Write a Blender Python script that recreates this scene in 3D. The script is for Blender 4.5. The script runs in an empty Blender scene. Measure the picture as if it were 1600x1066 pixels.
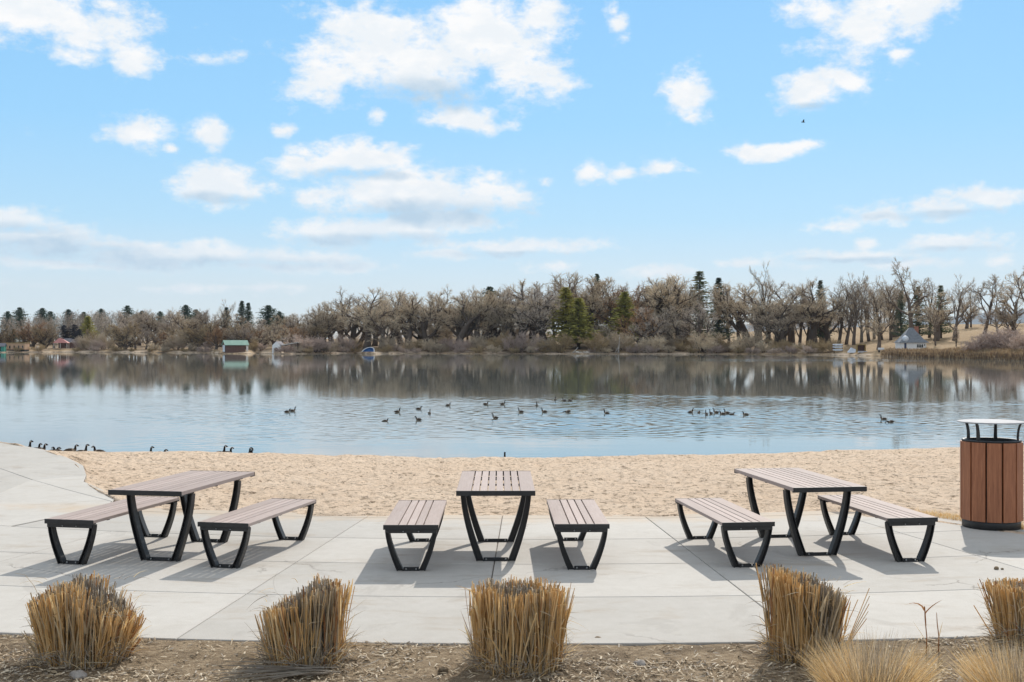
import bpy, bmesh, math, random
from mathutils import Vector, Matrix, noise

R = math.radians
PI = math.pi
rng = random.Random(7)
S = bpy.context.scene
COL = S.collection

# ------------------------------------------------------------------ scale of the place
FOC = 1860.0          # focal length of the photograph in its own pixels
EYE = 2.22            # eye height above the patio
HOR = 535.0
LAKE = -2.2           # lake level


def gp(px, py, z=0.0):
    """ground point seen at a photo position, on the level z"""
    Y = FOC * (EYE - z) / (py - HOR)
    return Vector(((px - 800) / FOC * Y, Y, z))


def interp(tab, x):
    if x <= tab[0][0]:
        return tab[0][1]
    for (a, b), (c, d) in zip(tab, tab[1:]):
        if x <= c:
            return b + (d - b) * (x - a) / (c - a)
    return tab[-1][1]


def sstep(a, b, x):
    t = min(1, max(0, (x - a) / (b - a)))
    return t * t * (3 - 2 * t)


# ------------------------------------------------------------------ objects
def tag(o, label=None, cat=None, group=None, kind=None):
    if label: o['label'] = label
    if cat: o['category'] = cat
    if group: o['group'] = group
    if kind: o['kind'] = kind
    return o


def empty(name, loc=(0, 0, 0), rz=0.0, sc=None):
    o = bpy.data.objects.new(name, None)
    COL.objects.link(o)
    o.location = loc
    o.rotation_euler = (0, 0, rz)
    if sc is not None:
        o.scale = sc if not isinstance(sc, (int, float)) else (sc, sc, sc)
    o.empty_display_size = 0.1
    return o


def mesh_obj(name, me, parent=None):
    o = bpy.data.objects.new(name, me)
    COL.objects.link(o)
    if parent is not None:
        o.parent = parent
    return o


KIDS = {}


def children(o):
    return list(o.children)


def copy_tree(o, parent=None, loc=None, rz=None, sc=None):
    c = o.copy()
    COL.objects.link(c)
    if parent is not None:
        c.parent = parent
    for ch in children(o):
        copy_tree(ch, c)
    if loc is not None: c.location = loc
    if rz is not None: c.rotation_euler = (0, 0, rz)
    if sc is not None: c.scale = sc if not isinstance(sc, (int, float)) else (sc, sc, sc)
    return c


class MB:
    """collects shapes for ONE mesh"""
    def __init__(self):
        self.v = []; self.f = []; self.m = []; self.smooth = []

    def add(self, vs, fs, mi=0, smooth=False):
        b = len(self.v)
        self.v.extend([tuple(p) for p in vs])
        for f in fs:
            self.f.append([i + b for i in f]); self.m.append(mi); self.smooth.append(smooth)

    def box(self, x0, x1, y0, y1, z0, z1, mi=0, mat=None):
        vs = [Vector(p) for p in ((x0, y0, z0), (x1, y0, z0), (x1, y1, z0), (x0, y1, z0), (x0, y0, z1), (x1, y0, z1), (x1, y1, z1), (x0, y1, z1))]
        if mat is not None: vs = [mat @ p for p in vs]
        self.add(vs, [(0, 3, 2, 1), (4, 5, 6, 7), (0, 1, 5, 4), (1, 2, 6, 5), (2, 3, 7, 6), (3, 0, 4, 7)], mi)

    def prism(self, poly, a0, a1, axis='y', mi=0):
        """poly of 2D points, extruded along an axis"""
        n = len(poly)
        def P(p, a):
            if axis == 'y': return (p[0], a, p[1])
            if axis == 'x': return (a, p[0], p[1])
            return (p[0], p[1], a)
        vs = [P(p, a0) for p in poly] + [P(p, a1) for p in poly]
        fs = [tuple(range(n - 1, -1, -1)), tuple(range(n, 2 * n))]
        for i in range(n):
            j = (i + 1) % n
            fs.append((i, j, j + n, i + n))
        self.add(vs, fs, mi)

    def strip(self, A, B, y0, y1, mi=0):
        """solid between two curves in xz, extruded in y"""
        n = len(A)
        vs = []
        for a, b in zip(A, B):
            vs += [(a[0], y0, a[1]), (b[0], y0, b[1]), (b[0], y1, b[1]), (a[0], y1, a[1])]
        fs = [(0, 1, 2, 3), (4 * n - 1, 4 * n - 2, 4 * n - 3, 4 * n - 4)]
        for i in range(n - 1):
            k = 4 * i
            for j in range(4):
                fs.append((k + j, k + 4 + j, k + 4 + (j + 1) % 4, k + (j + 1) % 4))
        self.add(vs, fs, mi)

    def tube(self, pts, rads, n=6, mi=0, cap=True, smooth=True):
        pts = [Vector(p) for p in pts]
        rings = []
        prev = None
        for i, p in enumerate(pts):
            d = (pts[min(i + 1, len(pts) - 1)] - pts[max(i - 1, 0)])
            if d.length < 1e-9: d = Vector((0, 0, 1))
            d.normalize()
            if prev is None:
                a = d.orthogonal().normalized()
            else:
                a = (prev - d * prev.dot(d))
                a = a.normalized() if a.length > 1e-6 else d.orthogonal().normalized()
            prev = a
            b = d.cross(a)
            r = rads[i]
            rings.append([p + (a * math.cos(2 * PI * k / n) + b * math.sin(2 * PI * k / n)) * r for k in range(n)])
        vs = [q for rg in rings for q in rg]
        fs = []
        for i in range(len(pts) - 1):
            for k in range(n):
                k2 = (k + 1) % n
                fs.append((i * n + k, i * n + k2, (i + 1) * n + k2, (i + 1) * n + k))
        if cap:
            fs.append(tuple(range(n - 1, -1, -1)))
            fs.append(tuple((len(pts) - 1) * n + k for k in range(n)))
        self.add(vs, fs, mi, smooth)

    def lathe(self, prof, n=24, mi=0, cx=0, cy=0, smooth=True, cap0=False, cap1=False):
        vs = []
        for r, z in prof:
            vs += [(cx + r * math.cos(2 * PI * k / n), cy + r * math.sin(2 * PI * k / n), z) for k in range(n)]
        fs = []
        for i in range(len(prof) - 1):
            for k in range(n):
                k2 = (k + 1) % n
                fs.append((i * n + k, i * n + k2, (i + 1) * n + k2, (i + 1) * n + k))
        if cap0: fs.append(tuple(range(n - 1, -1, -1)))
        if cap1: fs.append(tuple((len(prof) - 1) * n + k for k in range(n)))
        self.add(vs, fs, mi, smooth)

    def mesh(self, name, mats):
        me = bpy.data.meshes.new(name)
        me.from_pydata(self.v, [], self.f)
        for m in (mats if isinstance(mats, (list, tuple)) else [mats]):
            me.materials.append(m)
        me.polygons.foreach_set('material_index', self.m)
        me.polygons.foreach_set('use_smooth', self.smooth)
        me.update()
        return me

    def build(self, name, mats, parent=None, bevel=0.0, seg=2):
        o = mesh_obj(name, self.mesh(name, mats), parent)
        if bevel:
            md = o.modifiers.new('bevel', 'BEVEL')
            md.width = bevel; md.segments = seg; md.limit_method = 'ANGLE'; md.angle_limit = R(40)
        return o


# ------------------------------------------------------------------ materials
class NT:
    def __init__(self, tree):
        self.t = tree; self.n = tree.nodes; self.l = tree.links

    def new(self, kind, **kw):
        nd = self.n.new(kind)
        for k, v in kw.items():
            if k.startswith('i_'):
                key = k[2:].replace('_', ' ')
                self.set(nd.inputs[key], v)
            else:
                setattr(nd, k, v)
        return nd

    def set(self, sock, v):
        if isinstance(v, bpy.types.NodeSocket):
            self.l.new(v, sock)
        elif isinstance(v, (tuple, list)) and sock.type == 'RGBA' and len(v) == 3:
            sock.default_value = (*v, 1)
        else:
            sock.default_value = v

    def math(self, op, a, b=0.0, c=0.0, clamp=False):
        nd = self.n.new('ShaderNodeMath'); nd.operation = op; nd.use_clamp = clamp
        self.set(nd.inputs[0], a); self.set(nd.inputs[1], b); self.set(nd.inputs[2], c)
        return nd.outputs[0]

    def vmath(self, op, a, b=(0, 0, 0), out=0):
        nd = self.n.new('ShaderNodeVectorMath'); nd.operation = op
        self.set(nd.inputs[0], a); self.set(nd.inputs[1], b)
        return nd.outputs['Value'] if op in ('LENGTH', 'DOT_PRODUCT', 'DISTANCE') else nd.outputs[0]

    def noise(self, vec, scale=5, detail=4, rough=0.5, out='Fac', dist=0.0):
        nd = self.n.new('ShaderNodeTexNoise')
        if vec is not None: self.l.new(vec, nd.inputs['Vector'])
        nd.inputs['Scale'].default_value = scale; nd.inputs['Detail'].default_value = detail
        nd.inputs['Roughness'].default_value = rough; nd.inputs['Distortion'].default_value = dist
        return nd.outputs[out]

    def ramp(self, fac, stops, interp='LINEAR'):
        nd = self.n.new('ShaderNodeValToRGB')
        self.set(nd.inputs[0], fac)
        cr = nd.color_ramp; cr.interpolation = interp
        while len(cr.elements) < len(stops): cr.elements.new(0.5)
        for e, (p, c) in zip(cr.elements, stops):
            e.position = p; e.color = (*c, 1) if len(c) == 3 else c
        return nd.outputs[0]

    def mix(self, fac, a, b, blend='MIX'):
        nd = self.n.new('ShaderNodeMix'); nd.data_type = 'RGBA'; nd.blend_type = blend
        self.set(nd.inputs[0], fac); self.set(nd.inputs[6], a); self.set(nd.inputs[7], b)
        return nd.outputs[2]

    def step(self, x, a, b):
        nd = self.n.new('ShaderNodeMapRange'); nd.interpolation_type = 'SMOOTHSTEP'
        self.set(nd.inputs[0], x); nd.inputs[1].default_value = a; nd.inputs[2].default_value = b
        return nd.outputs[0]

    def mapping(self, vec, scale=(1, 1, 1), rot=(0, 0, 0), loc=(0, 0, 0)):
        nd = self.n.new('ShaderNodeMapping')
        self.l.new(vec, nd.inputs[0])
        nd.inputs['Scale'].default_value = scale; nd.inputs['Rotation'].default_value = rot; nd.inputs['Location'].default_value = loc
        return nd.outputs[0]

    def bump(self, h, strength=0.5, dist=0.01, normal=None):
        nd = self.n.new('ShaderNodeBump')
        self.set(nd.inputs['Height'], h); self.set(nd.inputs['Strength'], strength); nd.inputs['Distance'].default_value = dist
        if normal is not None: self.l.new(normal, nd.inputs['Normal'])
        return nd.outputs[0]


def mat(name):
    m = bpy.data.materials.new(name); m.use_nodes = True
    nt = NT(m.node_tree)
    b = nt.n['Principled BSDF']
    return m, nt, b


def pos(nt):
    return nt.new('ShaderNodeNewGeometry').outputs['Position']


def objc(nt):
    return nt.new('ShaderNodeTexCoord').outputs['Object']


def simple(name, c0, c1, scale=8, rough=0.7, bump=0.0, coord='obj', metallic=0.0, detail=5, vec_scale=None, spec=0.5):
    m, nt, b = mat(name)
    v = objc(nt) if coord == 'obj' else pos(nt)
    if vec_scale: v = nt.mapping(v, vec_scale)
    n = nt.noise(v, scale, detail, 0.6)
    nt.set(b.inputs['Base Color'], nt.ramp(n, [(0.3, c0), (0.7, c1)]))
    b.inputs['Roughness'].default_value = rough; b.inputs['Metallic'].default_value = metallic
    b.inputs['Specular IOR Level'].default_value = spec
    if bump:
        nt.set(b.inputs['Normal'], nt.bump(nt.noise(v, scale * 4, 4, 0.6), bump, 0.01))
    return m


def make_concrete():
    m, nt, b = mat('broomed_concrete')
    p = pos(nt)
    isl = nt.new('ShaderNodeNewGeometry').outputs['Random Per Island']
    big = nt.noise(p, 0.9, 5, 0.62)
    mid = nt.noise(p, 7, 6, 0.68)
    fine = nt.noise(p, 110, 4, 0.75)
    c = nt.ramp(big, [(0.3, (0.40, 0.375, 0.335)), (0.5, (0.465, 0.44, 0.40)), (0.7, (0.51, 0.485, 0.445))])
    c = nt.mix(0.35, c, nt.ramp(mid, [(0.3, (0.36, 0.33, 0.285)), (0.65, (0.55, 0.525, 0.485))]))
    c = nt.mix(0.4, c, nt.ramp(fine, [(0.3, (0.32, 0.30, 0.27)), (0.7, (0.64, 0.61, 0.57))]))
    tone = nt.math('MULTIPLY_ADD', isl, 0.19, 0.91)
    cc = nt.vmath('SCALE', c); nt.n[-1].inputs['Scale'].default_value = 1
    nt.l.new(tone, nt.n[-1].inputs['Scale'])
    # stains: pale brown drips and dust, and dark specks
    st = nt.step(nt.noise(nt.mapping(p, (0.5, 1.3, 1)), 1.7, 6, 0.7, dist=0.6), 0.53, 0.72)
    cc = nt.mix(nt.math('MULTIPLY', st, 0.62), cc, (0.36, 0.30, 0.235))
    sp = nt.step(nt.noise(p, 26, 2, 0.5), 0.73, 0.78)
    cc = nt.mix(nt.math('MULTIPLY', sp, 0.3), cc, (0.16, 0.14, 0.11))
    # sand blown and trodden in from the beach, thinning away from its edge
    q = nt.vmath('SUBTRACT', p, (0.2, 34.31, 0))
    rad = nt.vmath('LENGTH', q)
    edge = nt.math('ADD', nt.step(rad, 20.6, 19.0), nt.math('MULTIPLY_ADD', nt.noise(nt.mapping(p, (1, 1, 1)), 2.6, 6, 0.75), 1.6, -0.95))
    sx = nt.new('ShaderNodeSeparateXYZ'); nt.l.new(p, sx.inputs[0])
    edge = nt.math('MULTIPLY', nt.step(edge, 0.25, 0.9), nt.step(sx.outputs[1], 16.6, 15.9))
    cc = nt.mix(nt.math('MULTIPLY', edge, 0.6), cc, (0.52, 0.40, 0.28))
    # hairline cracks, water marks
    vo = nt.new('ShaderNodeTexVoronoi'); vo.feature = 'DISTANCE_TO_EDGE'; vo.inputs['Scale'].default_value = 0.42
    nt.l.new(nt.vmath('ADD', p, nt.vmath('SCALE', nt.noise(p, 1.4, 5, 0.65, out='Color'))), vo.inputs['Vector'])
    for nd in nt.n:
        if nd.type == 'VECT_MATH' and nd.operation == 'SCALE' and not nd.inputs['Scale'].is_linked: nd.inputs['Scale'].default_value = 0.55
    crk = nt.math('MULTIPLY', nt.step(vo.outputs['Distance'], 0.006, 0.002), nt.step(nt.noise(p, 0.33, 2, 0.5), 0.56, 0.62))
    cc = nt.mix(nt.math('MULTIPLY', crk, 0.55), cc, (0.14, 0.12, 0.10))
    wm = nt.noise(nt.mapping(p, (1, 0.8, 1), (0, 0, 0), (7, 3, 0)), 1.1, 5, 0.6, dist=1.2)
    wm = nt.math('MULTIPLY', nt.step(wm, 0.60, 0.66), nt.step(wm, 0.78, 0.68))
    cc = nt.mix(nt.math('MULTIPLY', wm, 0.22), cc, (0.27, 0.245, 0.22))
    nt.set(b.inputs['Base Color'], cc)
    b.inputs['Roughness'].default_value = 0.85
    b.inputs['Specular IOR Level'].default_value = 0.25
    brm = nt.noise(nt.mapping(p, (9, 260, 9)), 1, 2, 0.5)
    h = nt.math('ADD', nt.math('MULTIPLY', brm, 0.5), nt.math('MULTIPLY', fine, 0.6))
    nt.set(b.inputs['Normal'], nt.bump(h, 0.28, 0.003))
    return m


def make_sand():
    m, nt, b = mat('beach_sand')
    p = pos(nt)
    big = nt.noise(p, 0.35, 4, 0.6)
    mid = nt.noise(nt.mapping(p, (1, 0.6, 1)), 3.2, 6, 0.65)
    fine = nt.noise(p, 42, 4, 0.7)
    c = nt.ramp(mid, [(0.27, (0.46, 0.335, 0.215)), (0.40, (0.80, 0.61, 0.445)), (0.75, (0.88, 0.71, 0.555))])
    c = nt.mix(0.35, c, nt.ramp(big, [(0.35, (0.68, 0.51, 0.36)), (0.65, (0.81, 0.655, 0.50))]))
    c = nt.mix(0.25, c, nt.ramp(fine, [(0.3, (0.40, 0.28, 0.18)), (0.7, (0.82, 0.66, 0.51))]))
    # bits of bark and goose droppings lying about
    sp = nt.step(nt.noise(nt.mapping(p, (1.3, 0.75, 1)), 4.6, 4, 0.65), 0.60, 0.66)
    c = nt.mix(nt.math('MULTIPLY', sp, 0.75), c, (0.17, 0.115, 0.07))
    dimple_shade = nt.step(nt.noise(nt.mapping(p, (1.1, 0.7, 1)), 9, 4, 0.62), 0.565, 0.63)  # small dimples in the sand, their shade darkened into its colour
    c = nt.mix(nt.math('MULTIPLY', dimple_shade, 0.6), c, (0.24, 0.165, 0.10))
    nt.set(b.inputs['Base Color'], c)
    b.inputs['Roughness'].default_value = 0.95
    b.inputs['Specular IOR Level'].default_value = 0.1
    h = nt.math('ADD', nt.math('MULTIPLY', mid, 1.2), nt.math('MULTIPLY', fine, 0.25))
    h = nt.math('ADD', h, nt.math('MULTIPLY', dimple_shade, -0.30))
    nt.set(b.inputs['Normal'], nt.bump(h, 1.0, 0.16))
    return m


def make_soil():
    m, nt, b = mat('mulched_soil')
    p = pos(nt)
    big = nt.noise(p, 1.1, 5, 0.65, dist=0.4)
    mid = nt.noise(nt.mapping(p, (1, 1.6, 1)), 16, 6, 0.72)
    fine = nt.noise(p, 75, 4, 0.7)
    c = nt.ramp(mid, [(0.3, (0.095, 0.06, 0.035)), (0.48, (0.26, 0.185, 0.115)), (0.68, (0.48, 0.375, 0.26))])
    c = nt.mix(nt.math('MULTIPLY', nt.step(big, 0.52, 0.42), 0.8), c, (0.085, 0.054, 0.033))
    c = nt.mix(0.35, c, nt.ramp(fine, [(0.3, (0.12, 0.08, 0.045)), (0.7, (0.60, 0.49, 0.34))]))
    nt.set(b.inputs['Base Color'], c)
    b.inputs['Roughness'].default_value = 0.95
    b.inputs['Specular IOR Level'].default_value = 0.1
    h = nt.math('ADD', mid, nt.math('MULTIPLY', fine, 0.5))
    nt.set(b.inputs['Normal'], nt.bump(h, 0.9, 0.03))
    return m


def make_wood(name, cs, rough=0.5, axis=1, spec=0.5):
    m, nt, b = mat(name)
    v = objc(nt)
    sc = [30, 30, 30]; sc[axis] = 1.6
    g = nt.noise(nt.mapping(v, tuple(sc)), 1.6, 6, 0.7, dist=0.25)
    g2 = nt.noise(nt.mapping(v, tuple(s * 3 if i != axis else 5 for i, s in enumerate(sc))), 2.0, 3, 0.6)
    isl = nt.new('ShaderNodeNewGeometry').outputs['Random Per Island']
    c = nt.ramp(g, [(0.25, cs[0]), (0.5, cs[1]), (0.75, cs[2])])
    c = nt.mix(0.25, c, nt.ramp(g2, [(0.3, cs[0]), (0.7, cs[2])]))
    sc2 = nt.n.new('ShaderNodeVectorMath'); sc2.operation = 'SCALE'
    nt.l.new(c, sc2.inputs[0]); nt.l.new(nt.math('MULTIPLY_ADD', isl, 0.34, 0.83), sc2.inputs['Scale'])
    nt.set(b.inputs['Base Color'], sc2.outputs[0])
    b.inputs['Roughness'].default_value = rough
    b.inputs['Specular IOR Level'].default_value = spec
    nt.set(b.inputs['Normal'], nt.bump(g2, 0.25, 0.002))
    return m


def make_black():
    m, nt, b = mat('black_powder_coat')
    v = objc(nt)
    n = nt.noise(v, 90, 3, 0.6)
    w = nt.noise(v, 6, 5, 0.7)
    nt.set(b.inputs['Base Color'], nt.ramp(w, [(0.35, (0.010, 0.011, 0.013)), (0.75, (0.026, 0.026, 0.027))]))
    nt.set(b.inputs['Roughness'], nt.math('MULTIPLY_ADD', w, 0.25, 0.34))
    nt.set(b.inputs['Normal'], nt.bump(n, 0.25, 0.001))
    return m


def straw(name, a, bcol, c, trans=0.25, rough=0.7):
    m, nt, b = mat(name)
    isl = nt.new('ShaderNodeNewGeometry').outputs['Random Per Island']
    n = nt.noise(pos(nt), 28, 3, 0.6)
    f = nt.math('ADD', nt.math('MULTIPLY', isl, 0.7), nt.math('MULTIPLY', n, 0.3))
    colr = nt.ramp(f, [(0.15, a), (0.5, bcol), (0.85, c)])
    nt.set(b.inputs['Base Color'], colr)
    b.inputs['Roughness'].default_value = rough
    b.inputs['Specular IOR Level'].default_value = 0.25
    tr = nt.new('ShaderNodeBsdfTranslucent'); nt.l.new(colr, tr.inputs[0])
    mx = nt.new('ShaderNodeMixShader'); mx.inputs[0].default_value = trans
    nt.l.new(b.outputs[0], mx.inputs[1]); nt.l.new(tr.outputs[0], mx.inputs[2])
    out = [x for x in nt.n if x.type == 'OUTPUT_MATERIAL'][0]
    nt.l.new(mx.outputs[0], out.inputs[0])
    return m


def twig(name, a, bcol, trans=0.0, rough=0.85):
    m, nt, b = mat(name)
    r = nt.new('ShaderNodeObjectInfo').outputs['Random']
    n = nt.noise(objc(nt), 0.6, 3, 0.6)
    f = nt.math('ADD', nt.math('MULTIPLY', r, 0.6), nt.math('MULTIPLY', n, 0.4))
    colr = nt.ramp(f, [(0.2, a), (0.8, bcol)])
    nt.set(b.inputs['Base Color'], colr)
    b.inputs['Roughness'].default_value = rough
    b.inputs['Specular IOR Level'].default_value = 0.2
    if trans:
        tr = nt.new('ShaderNodeBsdfTranslucent'); nt.l.new(colr, tr.inputs[0])
        mx = nt.new('ShaderNodeMixShader'); mx.inputs[0].default_value = trans
        nt.l.new(b.outputs[0], mx.inputs[1]); nt.l.new(tr.outputs[0], mx.inputs[2])
        out = [x for x in nt.n if x.type == 'OUTPUT_MATERIAL'][0]
        nt.l.new(mx.outputs[0], out.inputs[0])
    return m


def make_water():
    m, nt, b = mat('lake_water')
    p = pos(nt)
    sx = nt.new('ShaderNodeSeparateXYZ'); nt.l.new(p, sx.inputs[0])
    X, Y = sx.outputs[0], sx.outputs[1]
    wob = nt.noise(nt.mapping(p, (0.03, 0.06, 1)), 1, 4, 0.6)
    Yw = nt.math('ADD', Y, nt.math('MULTIPLY_ADD', wob, 50.0, -25.0))
    band = nt.math('MULTIPLY', nt.step(Yw, 50, 66), nt.step(Yw, 112, 92))
    patch = nt.step(nt.noise(nt.mapping(p, (0.012, 0.05, 1)), 1, 4, 0.6), 0.5, 0.68)
    # a breath of wind on a streak near the far shore
    stk = nt.math('MULTIPLY', nt.step(Y, 268, 285), nt.step(Y, 330, 300))
    stk = nt.math('MULTIPLY', stk, nt.math('MULTIPLY', nt.step(X, 25, 60), nt.step(X, 112, 80)))
    amp = nt.math('MULTIPLY_ADD', band, 0.12, 0.06)
    amp = nt.math('ADD', amp, nt.math('MULTIPLY', patch, 0.05))
    amp = nt.math('ADD', amp, nt.math('MULTIPLY', stk, 2.2))
    n1 = nt.noise(nt.mapping(p, (0.55, 1.6, 1)), 1.0, 4, 0.6)
    n2 = nt.noise(nt.mapping(p, (2.2, 5.0, 1), (0, 0, 0.25)), 1.0, 3, 0.55)
    h = nt.math('ADD', nt.math('MULTIPLY', n1, 1.0), nt.math('MULTIPLY', n2, 0.35))
    h = nt.math('MULTIPLY', h, amp)
    nt.set(b.inputs['Normal'], nt.bump(h, 1.0, 0.02))
    b.inputs['Base Color'].default_value = (0.15, 0.165, 0.15, 1)
    b.inputs['Roughness'].default_value = 0.03
    b.inputs['IOR'].default_value = 1.8
    return m


M = {}
M['concrete'] = make_concrete()
M['joint'] = simple('joint_grit', (0.10, 0.085, 0.07), (0.2, 0.17, 0.14), 12, 0.95, coord='pos')
M['sand'] = make_sand()
M['soil'] = make_soil()
M['water'] = make_water()
M['slat'] = make_wood('tan_composite_slat', ((0.335, 0.262, 0.235), (0.405, 0.328, 0.298), (0.48, 0.40, 0.368)), 0.75, 1, 0.25)
M['binwood'] = make_wood('brown_composite_slat', ((0.16, 0.050, 0.020), (0.31, 0.112, 0.048), (0.48, 0.195, 0.092)), 0.5, 2)
M['black'] = make_black()
M['steel'] = simple('brushed_steel', (0.22, 0.23, 0.25), (0.31, 0.32, 0.34), 14, 0.75, metallic=0.35)
M['bolt'] = simple('zinc_bolt', (0.16, 0.16, 0.16), (0.3, 0.3, 0.3), 20, 0.35, metallic=0.8)
M['gold'] = straw('golden_straw', (0.56, 0.35, 0.14), (0.76, 0.53, 0.25), (0.86, 0.70, 0.43), 0.42)
M['tan'] = straw('tan_straw', (0.40, 0.30, 0.175), (0.59, 0.465, 0.30), (0.74, 0.63, 0.455), 0.38)
M['grey'] = straw('weathered_straw', (0.19, 0.155, 0.12), (0.32, 0.27, 0.215), (0.47, 0.41, 0.335), 0.2)
M['rust'] = straw('rusty_straw', (0.26, 0.11, 0.045), (0.40, 0.19, 0.08), (0.52, 0.28, 0.13), 0.3)
M['chip'] = straw('straw_chips', (0.16, 0.105, 0.06), (0.42, 0.32, 0.2), (0.70, 0.60, 0.45), 0.1)
M['stone'] = simple('grey_stone', (0.2, 0.17, 0.145), (0.4, 0.36, 0.32), 14, 0.9, 0.5)
M['pale_stone'] = simple('pale_stone', (0.45, 0.4, 0.34), (0.65, 0.6, 0.53), 1.5, 0.9, 0.5)

# ================================================================== CAMERA, SUN, SKY
cam = bpy.data.cameras.new('camera')
cam.sensor_width = 36; cam.lens = 36 * FOC / 1600; cam.shift_y = 2.0 / 1600
cam.clip_start = 0.1; cam.clip_end = 40000
co = bpy.data.objects.new('camera', cam); COL.objects.link(co)
co.location = (0, 0, EYE); co.rotation_euler = (R(90), 0, 0)
S.camera = co

SUN = Vector((0.34, 1.0, 0.75)).normalized()
sl = bpy.data.lights.new('sun', 'SUN'); sl.energy = 4.2; sl.angle = R(0.5); sl.color = (1.0, 0.94, 0.85)
so = bpy.data.objects.new('sun', sl); COL.objects.link(so)
so.rotation_euler = SUN.to_track_quat('Z', 'Y').to_euler()
so.location = (10, 30, 30)

S.view_settings.view_transform = 'Standard'
try: S.view_settings.look = 'None'
except Exception: pass
S.view_settings.exposure = 0.0; S.view_settings.gamma = 1.0


def ae(px, py):
    a = math.atan2(px - 800, FOC)
    return a, math.atan2(HOR - py, FOC / math.cos(a))


CLOUDS = [  # centre x y, half widths, weight
    (640, 92, 170, 72, 1), (745, 60, 130, 75, 1), (810, 115, 75, 55, 1), (500, 120, 62, 48, .9), (722, 186, 80, 27, 1), (610, 40, 120, 42, 1), (850, 25, 45, 45, .9),
    (60, 22, 150, 52, .9), (105, 84, 44, 26, .72), (220, 90, 42, 30, .8), (165, 8, 55, 18, .6),
    (222, 207, 50, 29, 1), (337, 213, 36, 26, 1), (443, 206, 21, 14, .9), (268, 233, 13, 9, .8), (340, 90, 40, 12, .5), (585, 178, 18, 14, .5),
    (345, 290, 78, 34, 1), (545, 248, 125, 32, 1), (468, 260, 62, 24, .9), (640, 306, 195, 42, 1.2), (740, 312, 95, 34, 1.1), (560, 360, 150, 26, 1.1), (690, 345, 110, 22, 1), (485, 305, 28, 20, .8), (790, 310, 50, 26, .9),
    (800, 385, 150, 16, 1.05), (700, 398, 62, 11, .8), (872, 415, 50, 12, .7),
    (50, 372, 150, 30, 1.1), (10, 345, 95, 26, 1.1), (300, 398, 220, 20, 1.05), (430, 402, 120, 13, .9), (160, 378, 190, 10, .8), (400, 415, 190, 10, .6), (120, 412, 160, 8, .5), (350, 450, 180, 7, .45),
    (965, 38, 22, 34, .9), (955, 15, 15, 18, .7), (1340, 38, 105, 52, 1), (1275, 18, 55, 38, .9), (1395, 5, 120, 36, .9), (1075, 145, 42, 40, 1), (1275, 142, 58, 34, 1), (1325, 128, 24, 18, .7), (1400, 85, 22, 7, .4),
    (1210, 237, 74, 14, 1), (1265, 228, 32, 10, .9), (917, 270, 33, 18, 1), (965, 271, 24, 11, .7), (1035, 265, 38, 19, 1), (1075, 270, 22, 8, .6), (852, 284, 16, 9, .5),
    (1295, 356, 48, 13, .8), (1455, 325, 95, 20, 1), (1535, 308, 75, 17, 1), (1395, 338, 48, 13, .8), (1350, 380, 26, 12, .9), (1505, 381, 82, 14, .9), (1320, 398, 105, 11, .8), (1160, 413, 75, 9, .6), (1570, 405, 50, 11, .7), (1040, 424, 70, 9, .5), (1420, 410, 90, 8, .5)]
SHADES = [(680, 335, 190, 24), (570, 376, 140, 14), (55, 384, 175, 27), (20, 358, 95, 15), (310, 411, 240, 15), (60, 395, 190, 14), (1470, 336, 110, 9), (800, 398, 130, 8), (545, 275, 90, 10), (1500, 390, 80, 7), (1320, 405, 110, 7), (660, 150, 130, 30), (1275, 168, 60, 9), (345, 312, 70, 10)]

W = bpy.data.worlds.new('World'); S.world = W; W.use_nodes = True
nt = NT(W.node_tree)
for nd in list(nt.n): nt.n.remove(nd)
sky = nt.new('ShaderNodeTexSky'); sky.sky_type = 'NISHITA'; sky.sun_disc = False
sky.sun_elevation = math.asin(SUN.z); sky.sun_rotation = math.atan2(SUN.x, SUN.y)
sky.altitude = 1600; sky.air_density = 1.0; sky.dust_density = 0.6; sky.ozone_density = 1.6
tc = nt.new('ShaderNodeTexCoord').outputs['Generated']
sep = nt.new('ShaderNodeSeparateXYZ'); nt.l.new(tc, sep.inputs[0])
az = nt.math('ARCTAN2', sep.outputs[0], sep.outputs[1])
el = nt.math('ARCSINE', sep.outputs[2])
cmb = nt.new('ShaderNodeCombineXYZ'); nt.l.new(az, cmb.inputs[0]); nt.l.new(el, cmb.inputs[1])
P2 = cmb.outputs[0]
# warp the outline of the clouds a little
wn = nt.noise(P2, 9, 4, 0.6, out='Color')
P2w = nt.vmath('ADD', P2, nt.vmath('MULTIPLY', nt.vmath('SUBTRACT', wn, (0.5, 0.5, 0.5)), (0.035, 0.014, 0)))


def blobs(lst, vec):
    acc = None
    for b in lst:
        px, py, rx, ry = b[:4]; w = b[4] if len(b) > 4 else 1
        a, e = ae(px, py)
        q = nt.vmath('MULTIPLY', nt.vmath('SUBTRACT', vec, (a, e, 0)), (FOC / rx, FOC / ry, 0))
        v = nt.math('MULTIPLY_ADD', nt.vmath('LENGTH', q), -w, w)
        acc = v if acc is None else nt.math('MAXIMUM', acc, v)
    return acc


F = blobs(CLOUDS, P2w)
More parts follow.
